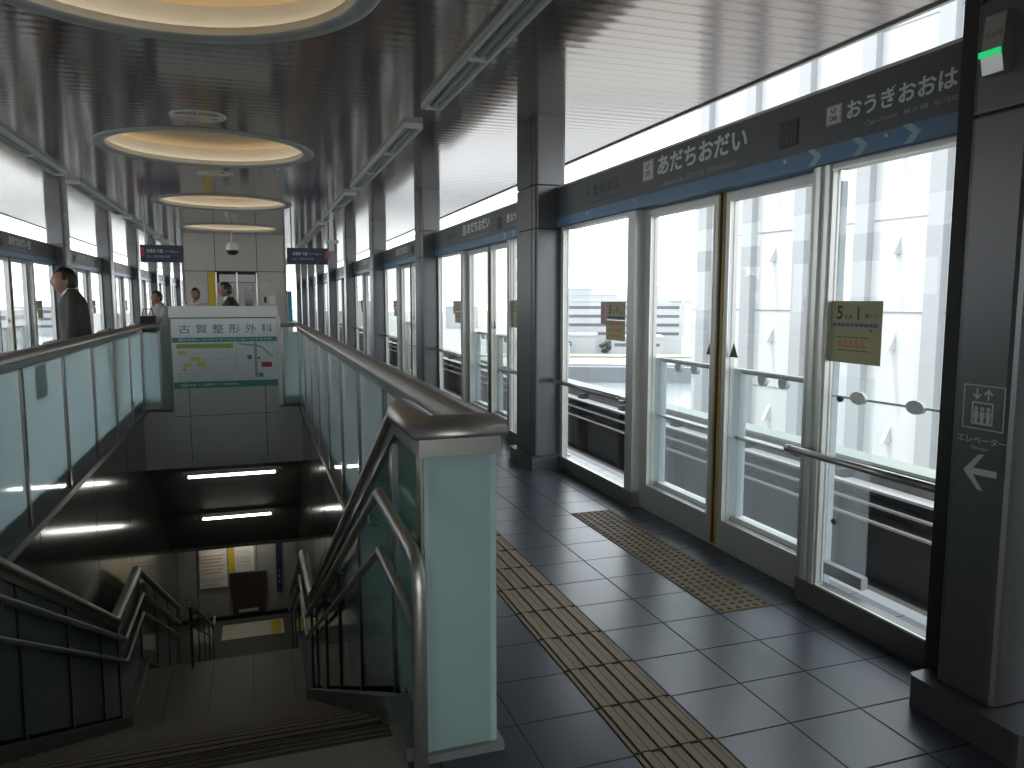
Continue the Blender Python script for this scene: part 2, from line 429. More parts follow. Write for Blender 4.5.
for y, lab in ((7.44, 'larger round chrome downlight between the two nearest ceiling recesses'), (10.70, 'smaller round chrome downlight between the second and third ceiling recesses')):
    t = thing('downlight', (CX, y, H), lab, 'downlight', 'round downlights')
    MB().lathe([(.235, H), (.232, H-.008), (.205, H-.009), (.195, H-.004)], CX, y, 40).build('ring', 'fixture', t, smooth=True)
    MB().lathe([(.20, H-.003), (.15, H-.006), (.02, H-.007)], CX, y, 40, True).build('reflector', 'chrome', t, smooth=True)
    MB().box(CX-.19, CX+.19, y-.006, y+.006, H-.012, H-.004).box(CX-.006, CX+.006, y-.19, y+.19, H-.012, H-.004).build('cross_baffle', 'fixture', t)
t = thing('downlight', (.393, 10.05, H), 'tiny ceiling spot beside the second ceiling recess', 'downlight')
MB().lathe([(.05, H), (.05, H-.012), (.035, H-.014)], .393, 10.05, 20).build('ring', 'fixture', t); MB().lathe([(.036, H-.012), (.005, H-.006)], .393, 10.05, 20, True).build('reflector', 'chrome', t)

# long unlit ceiling lamps, one per bay each side
def ceiling_lamp(xc, y0, lab, grp, L=4.08):
    t = thing('ceiling_lamp', (xc, y0, H), lab, 'ceiling light', grp)
    w = .085
    m = MB().box(xc-w, xc-w+.022, y0, y0+L, H-.05, H).box(xc+w-.022, xc+w, y0, y0+L, H-.05, H)
    for k in range(4): m.box(xc-w+.022, xc+w-.022, y0+k*L/3-(.02 if k == 3 else 0 if k == 0 else .02), y0+k*L/3+(.02 if k < 3 else 0), H-.05, H)
    m.build('housing', 'fixture', t)
    for k in range(3):
        a = y0 + k*L/3 + .05
        MB().tube([(xc, a, H-.022), (xc, a+L/3-.1, H-.022)], .014, 8).build('tube', 'fixtube', t)
    MB().box(xc-w+.022, xc+w-.022, y0+.01, y0+L-.01, H-.012, H-.004).build('tray', 'fixture', t)
    return t
src = None
for k in range(0, 8):
    for side, xc in (('right', 1.457), ('left', -2.237)):
        y0 = 2.30 + BAY*k
        lab = f'long unlit ceiling lamp, {ORD[k]} of the {side} row from the camera'
        if side == 'left' and k < 1: continue
        if side == 'left': lab = f'long unlit ceiling lamp, {ORD[k-1]} of the left row from the camera'
        if src is None: src = ceiling_lamp(xc, y0, lab, 'linear ceiling lamps')
        else: dup(src, (xc-1.457, y0-2.30, 0), lab)

# ------------------------------------------------------------------ columns
def column(xa, xb, ya, yb, lab, plinth=(.07, .06), side='R', seam=True, longp=0):
    cx, cy = (xa+xb)/2, (ya+yb)/2
    t = thing('clad_column', (cx, cy, 0), lab, 'column', 'grey clad columns', 'thing')
    def rr(e): # rounded rectangle section
        pts = []; r = .03
        for qx, qy, a0 in ((xb-r+e, yb-r+e, 0), (xa+r-e, yb-r+e, PI/2), (xa+r-e, ya+r-e, PI), (xb-r+e, ya+r-e, 1.5*PI)):
            for s in range(4):
                a = a0 + s*PI/6; pts.append((qx+r*math.cos(a), qy+r*math.sin(a)))
        return pts
    def seg(z0, z1, e=0):
        return MB().prism([(x, y, z0) for x, y in rr(e)], (0, 0, z1-z0))
    seg(.13, 2.172).build('lower_cladding', 'column', t)
    seg(2.186, 2.552).build('middle_cladding', 'column', t)
    seg(2.566, H).build('upper_cladding', 'column', t)
    seg(2.172, 2.186, -.012).build('joint', 'groove', t); seg(2.552, 2.566, -.012).build('joint', 'groove', t)
    px, py = plinth
    (MB().prism([(x, y-(longp if y < cy else 0), 0) for x, y in rr(py*.9)], (0, 0, .125))).build('plinth', 'column', t)
    s = -1 if side == 'R' else 1
    xf = xa if side == 'R' else xb
    # narrow shadow joints down the two faces one sees
    if seam: MB().box(xf+s*.001-.001, xf+s*.001+.001, ya+.09, ya+.097, .13, H).build('seam', 'groove', t)
    return t
col_R0 = column(2.40, 2.78, 1.86, 2.10, 'dark grey near pillar at the right edge with elevator sign', (.07, .07), seam=False, longp=.10)
box('dark_jamb', 'groove', col_R0, 2.455, 2.62, 2.10, 2.195, .02, H)
cR = column(2.40, 2.69, 6.445, 6.967, 'tall grey column beside the balustrade end, first beyond the elevator pillar')
columns = []
RCOL = ['second', 'third', 'fourth', 'fifth', 'sixth', 'seventh', 'eighth', 'ninth']
for k in range(8):
    dup(cR, (0, BAY*(k+1), 0), f'grey clad column on the right, {RCOL[k]} beyond the elevator pillar')
cL = column(-3.50, -3.21, 1.645+BAY*2, 2.167+BAY*2, 'grey clad column on the left, out by the left picture edge', side='L')
lname = ['behind the walking man, leftmost visible', 'second visible from the left edge', 'third visible from the left edge', 'fourth visible from the left edge',
         'fifth visible from the left edge', 'sixth visible from the left edge', 'seventh visible from the left edge', 'eighth visible from the left edge']
for k in range(7):
    dup(cL, (0, BAY*(k+1), 0), f'grey clad column on the left side, {lname[k]}')
dup(cL, (0, -BAY, 0), 'grey clad column on the left, nearer than the picture edge')

# ------------------------------------------------------------------ platform screen (one bay, right side), then copies; s=+1 right, left mirrored about CX
def mx(x, s): return x if s > 0 else 2*CX - x
def screen_bay(s, k0=0):
    """builds the things of the bay between the columns at 1.9 and 6.7; returns dict of roots"""
    side = 'right' if s > 0 else 'left'; F = 'R' if s > 0 else 'L'
    off = BAY*k0; R = {}
    def Yv(y): return y + off
    def bx(m, x0, x1, y0, y1, z0, z1): return m.box(mx(x0, s), mx(x1, s), Yv(y0), Yv(y1), z0, z1)
    def org(x, y, z): return (mx(x, s), Yv(y), z)
    def th(name, x, y, z, cat, grp):
        return thing(name, org(x, y, z), '', cat, grp, 'thing')
    ya, yb = 2.20, 6.45
    # sign board over the doors
    t = th('platform_sign_board', 2.69, 4.3, 2.19, 'sign', f'sign boards over the {side} doors'); R['sign'] = t
    board = bx(MB(), 2.60, 2.80, ya, yb, 2.27, 2.53).build('board', 'fascia', t)
    band = bx(MB(), 2.597, 2.80, ya, yb, 2.192, 2.27).build('blue_band', 'blue', t)
    bx(MB(), 2.60, 2.82, ya, yb, 2.53, 2.545).build('top_trim', 'cream', t)
    for y in (5.757, 4.946, 3.33, 2.668): MB().disc(org(2.597, y, 2.247), .009, 'X', -.006*s, 8).build('bolt', 'white', band)
    xs = 2.5995
    def ty(y_left, width):  # lower-left corner as read
        return y_left if s > 0 else y_left
    def put(body, yl, yr, z0, h, mat, bold=0, name='lettering'):
        # on the right side text reads from large y to small y; on the left from small to large
        o = org(xs, yl if s > 0 else yr, z0)
        return text(body, F, o, mat, board, h, abs(yl-yr), name, bold=bold)
    put('くまのまえ', 5.784, 5.186, 2.368, .085, 'faint', .012)
    put('Kumanomae  熊野前  구마노마에', 5.70, 5.20, 2.31, .025, 'faint')
    put('あだちおだい', 4.64, 3.66, 2.372, .125, 'white', .030)
    put('Adachi-odai  足立小台  아다치오다이', 4.565, 3.762, 2.295, .036, 'grey')
    put('おうぎおおはし', 2.915, 2.24, 2.365, .085, 'white', .028)
    put('Ōgi-ōhashi  扇大橋  오기오하시', 2.80, 2.25, 2.312, .027, 'grey')
    for (y0, y1, z0, z1, num) in ((4.845, 4.695, 2.36, 2.497, '05'), (3.05, 2.948, 2.36, 2.45, '06')):
        w, h = y0-y1, z1-z0; o = lambda yy, zz: org(xs-.0005, (yy if s > 0 else y0+y1-yy), zz)
        lft = y0 if s > 0 else y1
        MB().box(*flat(F, org(xs, lft, z0), w, h, .001)).build('station_number_border', 'pinkprint', board)
        MB().box(*flat(F, org(xs, lft-s*w*.12, z0+h*.1), w*.76, h*.8, .002)).build('station_number_plate', 'white', board)
        text('NT', F, org(xs, lft-s*w*.3, z0+h*.55), 'faint', board, h*.26, w*.4, 'station_number', ext=.003, bold=.02)
        text(num, F, org(xs, lft-s*w*.25, z0+h*.18), 'faint', board, h*.3, w*.5, 'station_number', ext=.003, bold=.02)
    m = MB()
    bx(m, 2.596, 2.60, 3.245, 3.385, 2.318, 2.45); grille = m.build('speaker_grille', 'black', t)
    m = MB()
    for i in range(6): bx(m, 2.5945, 2.596, 3.262+i*.02, 3.27+i*.02, 2.335, 2.435)
    m.build('grille_bars', 'fascia', grille)
    for y0 in (3.165, 2.875, 2.588):
        w = .1; pts = [(0, .2725), (.045, .2725), (w, .233), (.055, .1935), (.01, .1935), (.052, .233)]
        MB().prism([org(2.5965, y0-a, 2.0+z) for a, z in pts], (-.0012*s, 0, 0)).build('chevron', 'chev', band)
    # far fixed panel
    def panel(name, y0, y1, fl, fr, lab):
        t = th(name, 2.66, (y0+y1)/2, 0, 'glass panel', f'fixed glass panels of the {side} platform screen')
        m = MB(); bx(m, 2.64, 2.73, y0, y0+fl, 0, 2.192); bx(m, 2.64, 2.685, y1-fr, y1, 0, 2.192)
        bx(m, 2.64, 2.72, y0+fl, y1-fr, 2.165, 2.192); m.build('frame', 'frame', t)
        m = MB(); bx(m, 2.63, 2.72, y0, y1, 0, .118); m.build('base_panel', 'panelbase', t)
        m = MB(); bx(m, 2.632, 2.644, y0+fl, y1-fr, .118, .128); bx(m, 2.632, 2.64, y0+fl, y1-fr, 2.158, 2.166); m.build('glazing_bead', 'framelight', t)
        m = MB(); bx(m, 2.665, 2.675, y0+fl, y1-fr, .128, 2.165); m.build('glass', 'glass', t)
        return t
    R['far'] = t = panel('glass_panel', 5.02, 6.42, .115, .075, '')
    for a, b in ((6.385, 6.41), (6.347, 6.357)): bx(MB(), 2.632, 2.64, a, b, .12, 2.19).build('edge_strip', 'framelight', t)
    R['near'] = t = panel('glass_panel', 2.24, 3.17, .03, .14, '')
    for a, b in ((3.105, 3.135), (3.045, 3.07)): bx(MB(), 2.628, 2.64, a, b, .12, 2.19).build('edge_strip', 'framelight', t)
    m = MB(); bx(m, 2.798, 2.806, 2.875, 3.16, .19, 1.17); m.build('inner_glass', 'glass2', t)
    m = MB(); bx(m, 2.78, 2.82, 2.875, 3.16, .13, .19); m.build('inner_glass_shoe', 'edgeconc', t)
    m = MB(); m.tube([org(2.80, 3.16, 1.062), org(2.80, 2.24, 1.075)], .006, 6); m.build('release_bar', 'grey', t)
    for y in (2.965, 2.623):
        MB().disc(org(2.785, y, 1.071), .05, 'X', .02*s, 24, 1, .62).build('glass_fitting', 'fixture', t)
    for z in (1.053, .42): MB().ball(org(2.79, 3.085, z), .017).build('glass_knob', 'black', t)
    R['post'] = bx(MB(), 2.865, 2.90, 3.22, 3.32, -.005, 2.15).build('track_side_post', 'palepost'); tag(R['post'], '', 'post', f'pale posts on the track side, {side}', 'thing')
    # sliding leaves
    def leaf(y0, y1, edge_low, post_y):
        t = th('platform_gate', 2.74, (y0+y1)/2, 0, 'sliding door', f'sliding door leaves of the {side} platform screen')
        lo, hi = (.075, .105) if edge_low else (.085, .075)
        m = MB(); bx(m, 2.71, 2.77, y0, y0+lo, .004, 2.19); bx(m, 2.71, 2.77, y1-hi, y1, .004, 2.19)
        bx(m, 2.71, 2.77, y0+lo, y1-hi, 2.135, 2.19); bx(m, 2.71, 2.77, y0+lo, y1-hi, .004, .185); m.build('frame', 'frame', t)
        m = MB(); bx(m, 2.735, 2.745, y0+lo, y1-hi, .185, 2.135); pane = m.build('glass', 'glass', t)
        ye = (y0, y0+.03) if edge_low else (y1-.03, y1)
        m = MB(); bx(m, 2.706, 2.774, ye[0], ye[1], .02, 2.19); m.build('yellow_edge', 'yellow', t)
        ys = (y0-.008, y0+.004) if edge_low else (y1-.004, y1+.006)
        m = MB(); bx(m, 2.70, 2.77, ys[0], ys[1], .03, 2.19); m.build('rubber_seam', 'rubber', t)
        yg = (y0+lo, y1-hi)
        m = MB(); bx(m, 2.706, 2.71, yg[0], yg[1], .185, .193); bx(m, 2.706, 2.71, yg[0], yg[0]+.008, .185, 2.135); bx(m, 2.706, 2.71, yg[1]-.008, yg[1], .185, 2.135)
        m.build('glazing_bead', 'framelight', pane)
        # inner guard on the track side: post, tube rail on two brackets, sill
        m = MB(); bx(m, 2.79, 2.84, post_y-.11, post_y, .19, 1.13); m.build('guard_post', 'palepost', t)
        r = MB(); r.tube([org(2.815, y0+lo-.02, 1.118), org(2.815, y1-hi+.02, 1.118)], .017, 8); r = r.build('guard_rail', 'frame', t)
        for q in (.45, .80):
            yy = post_y-.11 - (yg[1]-yg[0])*(q-.1)*.75
            MB().disc(org(2.80, yy, 1.085), .036, 'X', .03*s, 18).build('rail_bracket', 'fixture', r)
        m = MB(); bx(m, 2.79, 2.85, yg[0], yg[1], .70, .715); bx(m, 2.78, 2.85, yg[0], yg[1], .185, .215); m.build('guard_sill', 'fixture', t)
        m = MB(); bx(m, 2.818, 2.822, yg[0], post_y-.11, .215, 1.10); m.build('guard_glass', 'glass2', t)
        yt = y0+lo+.045 if edge_low else y1-hi-.045
        MB().prism([org(2.734, yt-.043, 1.205), org(2.734, yt+.043, 1.205), org(2.734, yt, 1.292)], (-.0015*s, 0, 0)).build('triangle_sticker', 'signdark', pane)
        return t
    R['leaf_far'] = leaf(4.045, 5.02, True, 4.985)
    R['leaf_near'] = leaf(3.165, 4.035, False, 4.03)
    # hand rails across the fixed panels
    def rail(y0, y1, z, lab):
        t = th('hand_rail', 2.56, (y0+y1)/2, z, 'handrail', f'short hand rails on the {side} platform screen')
        MB().tube([org(2.56, y0, z), org(2.56, y1, z)], .019, 12).build('bar', 'steel', t, smooth=True)
        for y in (y0+.03, y1-.03):
            m = MB(); m.tube([org(2.56, y, z-.01), org(2.60, y, z-.035), org(2.642, y, z-.035)], .011, 8); m.ball(org(2.56, y, z), .021, u=10, v=6); m.build('bracket', 'steel', t, smooth=True)
        return t
    R['rail_far'] = rail(5.10, 6.48, .822, ''); R['rail_near'] = rail(2.17, 3.19, .80, '')
    # door number sheets stuck on the fixed panes
    t = th('door_number_sheet', 2.66, 2.876, 1.252, 'notice', f'door number sheets on the {side} panes'); R['sheet_near'] = t
    P0 = 3.04 if s > 0 else 2.713
    o = lambda a, z: org(2.6645, (3.036-a) if s > 0 else (2.713+a), 1.252+z)
    MB().box(*flat(F, o(0, 0), .327, .292, .0012)).build('sheet', 'paper', t)
    text('5', F, o(.045, .205), 'black', t, .065, None, ext=.002, bold=.02)
    text('号車', F, o(.095, .207), 'black', t, .022, .052, ext=.002, bold=.004)
    text('1', F, o(.178, .205), 'black', t, .062, None, ext=.002, bold=.004)
    text('番ドア', F, o(.222, .212), 'black', t, .022, .08, ext=.002, bold=.004)
    m = MB()
    for i in range(10): m.box(*flat(F, o(.022+i*.0285, .172), .023, .016, .002))
    m.build('train_diagram', 'navyprint', t)
    MB().prism([o(.255, .15), o(.275, .15), o(.265, .165)], (-.002*s, 0, 0)).build('door_marker', 'red', t)
    m = MB()
    for i in range(5):
        m.box(*flat(F, o(.065+i*.036, .075), .010, .034, .002)); m.box(*flat(F, o(.075+i*.036, .072), .014, .012, .002))
    m.build('seat_diagram', 'orange', t)
    MB().box(*flat(F, o(.055, .120), .20, .0035, .002)).box(*flat(F, o(.055, .058), .20, .0035, .002)).build('rule', 'black', t)
    text('この車両は優先席がありません・ドアにご注意ください', F, o(.02, .012), 'grey', t, .01, .285, ext=.002)
    t = th('door_number_sheet', 2.66, 5.41, 1.235, 'notice', f'door number sheets on the {side} panes'); R['sheet_far'] = t
    o = lambda a, z: org(2.6645, (5.63-a) if s > 0 else (5.2+a), 1.235+z)
    MB().box(*flat(F, o(.10, 0), .33, .155, .0012)).box(*flat(F, o(.115, .16), .315, .14, .0012)).build('sheet', 'paper', t)
    MB().box(*flat(F, o(0, .12), .115, .18, .001)).build('pink_strip', 'pinkprint', t)
    MB().box(*flat(F, o(.05, .14), .012, .13, .002)).build('strip_print', 'grey', t)
    text('5', F, o(.15, .205), 'black', t, .065, None, ext=.002, bold=.02); text('号', F, o(.225, .205), 'black', t, .025, .03, ext=.002)
    text('1', F, o(.29, .205), 'black', t, .062, None, ext=.002, bold=.004); text('番ドア', F, o(.345, .205), 'black', t, .022, .075, ext=.002)
    MB().box(*flat(F, o(.125, .168), .29, .018, .002)).build('train_diagram', 'navyprint', t)
    m = MB()
    for i in range(3): m.box(*flat(F, o(.16, .03+i*.045), .20, .014, .002))
    m.build('seat_diagram', 'orange', t)
    # warning paving
    t = th('warning_paving', 2.31, 4.06, 0, 'tactile paving', f'dotted paving along the {side} doors'); R['warn'] = t
    m = MB(); bx(m, 2.15, 2.46, 3.13, 5.0, 0, .004); m.build('tile_base', 'warnbase', t)
    m = MB()
    for i in range(6):
        for j in range(36):
            c = org(2.15+.0258+i*.0517, 3.13+.026+j*.0519, .0039)
            m.lathe([(.016, c[2]), (.010, c[2]+.005)], c[0], c[1], 8, True)
    m.build('domes', 'tactdot', t)
    m = MB()
    for j in range(1, 6): bx(m, 2.15, 2.46, 3.13+j*.3117-.002, 3.13+j*.3117+.002, .0035, .0045)
    m.build('tile_joint', 'tactgroove', t)
    return R
M['tactdot'] = pbr('dark tactile dot', (.085, .062, .036), .6, 0, .15, 14, spec=.2)  # dots coloured darker than the tile base
M['warnbase'] = pbr('dull ochre warning tile', (.15, .11, .062), .6, 0, .2, 14, spec=.2)
M['signdark'] = pbr('dark green sticker', (.03, .06, .05), .5)

def bay_label(part, k, side):
    o = ORD[k] if k >= 0 else 'out-of-frame near'
    return {
     'sign': f'charcoal station sign board with blue stripe over the {o} door bay, {side} side',
     'far': f'fixed glass panel beyond the doors in the {o} door bay, {side} side',
     'near': f'fixed glass panel nearer than the doors in the {o} door bay, {side} side',
     'leaf_far': f'farther sliding glass door with yellow edge, {o} door bay, {side} side',
     'leaf_near': f'nearer sliding glass door with yellow edge, {o} door bay, {side} side',
     'rail_far': f'steel hand rail across the far fixed panel, {o} door bay, {side} side',
     'rail_near': f'steel hand rail across the near fixed panel, {o} door bay, {side} side',
     'sheet_near': f'yellow door number sheet on the near fixed pane, {o} door bay, {side} side',
     'sheet_far': f'yellow door number sheet on the far fixed pane, {o} door bay, {side} side',
     'post': f'pale upright post on the track side of the {o} door bay, {side} side',
     'warn': f'dotted ochre warning paving before the {o} door bay, {side} side'}[part]
for s, side, k0, kmax in ((1, 'right', 0, 9), (-1, 'left', 1, 9)):
    R = screen_bay(s, k0)
    for p, r in R.items(): r['label'] = bay_label(p, k0 if s > 0 else k0-2, side)
    for k in range(k0+1, kmax):
        for p, r in R.items():
            if k > k0+3 and p in ('rail_far', 'rail_near', 'sheet_near', 'sheet_far', 'warn', 'post'): continue
            skip = () if k <= k0+2 else ('bolt', 'grille_bars', 'station_number', 'glass_knob', 'triangle_sticker', 'glass_fitting', 'rail_bracket', 'chevron', 'station_number_border', 'station_number_plate')
            dup(r, (0, BAY*(k-k0), 0), bay_label(p, k if s > 0 else k-2, side), skip=skip)

# guiding paving along the platform
t = thing('guide_paving', (1.342, 8, 0), 'long ochre tactile guide path of raised bars along the right floor', 'tactile paving')
box('tile_base', 'tact', t, 1.187, 1.497, -2.0, 30.0, 0, .004)
m = MB()
for k in range(-6, 96):
    y = .02+.31*k
    for i in range(4):
        x = 1.187+.0388+i*.0775
        m.prism([(x-.018, y+.012, .004), (x+.018, y+.012, .004), (x+.011, y+.016, .009), (x-.011, y+.016, .009)], (0, 0, 0)) if False else None
        m.box(x-.016, x+.016, y+.004, y+.306, .0035, .009)
m.build('bars', 'tact', t)
m = MB()
for k in range(-6, 96): m.box(1.187, 1.497, .02+.31*k-.0025, .02+.31*k+.0025, .0035, .0091)
for i in range(4):
    x = 1.187+.0388+i*.0775
    m.box(x-.0225, x-.016, -2, 30, .0035, .0050); m.box(x+.016, x+.0225, -2, 30, .0035, .0050)
m.build('tile_joint', 'tactgroove', t)

# ------------------------------------------------------------------ elevator lettering and green lamp on the near pillar
t = thing('elevator_sign', (2.399, 1.97, 1.05), 'white elevator pictogram, lettering and left arrow on the near pillar', 'sign')
X0 = 2.3995
def L(a0, a1, z0, z1): return flat('R', (X0, a0, z0), a0-a1, z1-z0, .0012)
m = MB()
for b in ((2.048, 1.888, 1.250, 1.254), (2.048, 1.888, 1.098, 1.102), (2.048, 2.044, 1.098, 1.254), (1.892, 1.888, 1.098, 1.254)): m.box(*L(*b))
m.build('icon_border', 'grey', t)
m = MB()
for b in ((2.013, 1.930, 1.189, 1.195), (2.013, 1.930, 1.115, 1.121), (2.013, 2.007, 1.115, 1.195), (1.936, 1.930, 1.115, 1.195)): m.box(*L(*b))
m.build('cabin_outline', 'grey', t)
m = MB()
for yc in (1.995, 1.9715, 1.948):
    m.box(*L(yc+.009, yc-.009, 1.138, 1.162)); m.box(*L(yc+.0065, yc-.0065, 1.121, 1.14)); m.disc((X0-.0012, yc, 1.171), .0075, 'X', .0012, 10)
m.build('passengers', 'grey', t)
for yc, d in ((1.995, -1), (1.951, 1)):
    zc = 1.222; q = lambda a, b: (X0-.0012, yc-a, zc+d*b)
    MB().prism([q(-.003, -.02), q(.003, -.02), q(.003, .008), q(.013, -.002), q(.017, .002), q(0, .02), q(-.017, .002), q(-.013, -.002), q(-.003, .008)], (.0012, 0, 0)).build('up_down_arrow', 'grey', t)
text('エレベーター', 'R', (X0, 2.062, 1.048), 'grey', t, .026, .189, bold=.015)
text('Elevator', 'R', (X0, 2.004, 1.026), 'grey', t, .013, .068)
q = lambda a, z: (X0-.0012, a, z)
MB().prism([q(2.031, .946), q(1.975, 1.009), q(1.953, 1.013), q(1.993, .959), q(1.902, .961), q(1.902, .939), q(1.992, .936), q(1.950, .884), q(1.972, .886)], (.0012, 0, 0)).build('left_arrow', 'grey', t)

t = thing('indicator_box', (2.37, 1.99, 2.30), 'small steel indicator box with a green light, high on the near pillar', 'indicator light')
MB().prism([(2.36, 1.951, 2.30), (2.36, 2.03, 2.30), (2.345, 2.03, 2.40), (2.355, 2.03, 2.50), (2.40, 2.03, 2.50), (2.40, 2.03, 2.30)][0:0] or [(2.40, 1.951, 2.30), (2.365, 1.951, 2.30), (2.352, 1.951, 2.36), (2.365, 1.951, 2.49), (2.40, 1.951, 2.50)], (0, .078, 0)).build('case', 'steel', t)
MB().box(2.345, 2.356, 1.955, 2.032, 2.355, 2.374).build('green_lens', 'green', t)
m = MB()
for i in range(3): m.box(2.3565, 2.36, 1.96+i*.022, 1.975+i*.022, 2.415, 2.43)
m.build('case_slots', 'darksteel', t)

# ------------------------------------------------------------------ stairwell: walls, stairs, balustrades
SLOPE = .5
struct(MB().box(HX1, HX1+.06, HY0-.25, 17.0, -6.0, -.17).build('wall_right', 'wallmetal'))
struct(MB().box(HX0-.06, HX0, HY0-.25, 17.0, -6.0, -.17).build('wall_left', 'wallmetal'))
m = MB()
for y in (4.6, 6.8, 9.0, 11.2): m.box(HX1-.002, HX1, y-.004, y+.004, -5, -.17).box(HX0, HX0+.002, y-.004, y+.004, -5, -.17)
struct(m.build('trim_2', 'groove'))
struct(MB().box(HX0, HX0+.05, HY0-.2, HY1, -.23, -.17).box(HX1-.05, HX1, HY0-.2, HY1, -.23, -.17)
       .box(HX0, HX1, 13.0, HY1, -.20, -.15).build('trim_3', 'trimgrey'))

sc = thing('staircase', (-.47, 2.6, -5.3), 'stone staircase going down from the platform in two flights', 'staircase', None, 'thing')
box('top_landing', 'stone', sc, -1.43, .44, .8, 2.66, -.10, .003)
NR = 19; RISE = 3.05/NR; RUN = .319; LZ = -3.05; LY = 10.1
def flight(y0, z0, rise, run, n):
    for i in range(n-1):
        z = z0-rise*(i+1); y = y0+run*i
        st = box('step', 'step', sc, HX0+.012, HX1-.012, y, y+run+.02, z-.2, z)
        m = MB()
        for j in range(3): m.box(HX0+.25, HX1-.28, y+run-.010-j*.022, y+run-.022-j*.022+.004, z-.002, z+.003)
        m.build('anti_slip_strip', 'nosing', st)
flight(2.66, 0, RISE, RUN, NR)
m = MB()
for j in range(3): m.box(-1.41, .42, 2.65-j*.03, 2.632-j*.03, .002, .006)
m.build('anti_slip_strip', 'nosing', sc)
YL0, YL1 = 2.66+(NR-1)*RUN, LY
box('middle_landing', 'step', sc, HX0+.012, HX1-.012, YL0, YL1, LZ-.2, LZ)
m = MB()
for x in (-1.1, -.62, -.14, .33): m.box(x-.003, x+.003, YL0, YL1, LZ-.001, LZ+.002)
m.build('paving_joint', 'nosing', sc)
flight(YL1, LZ, 2.25/14, RUN, 14)
struct(MB().box(-4, 3.2, 12.6, 17.4, -5.5, -5.3).build('floor_lower', 'dark'))

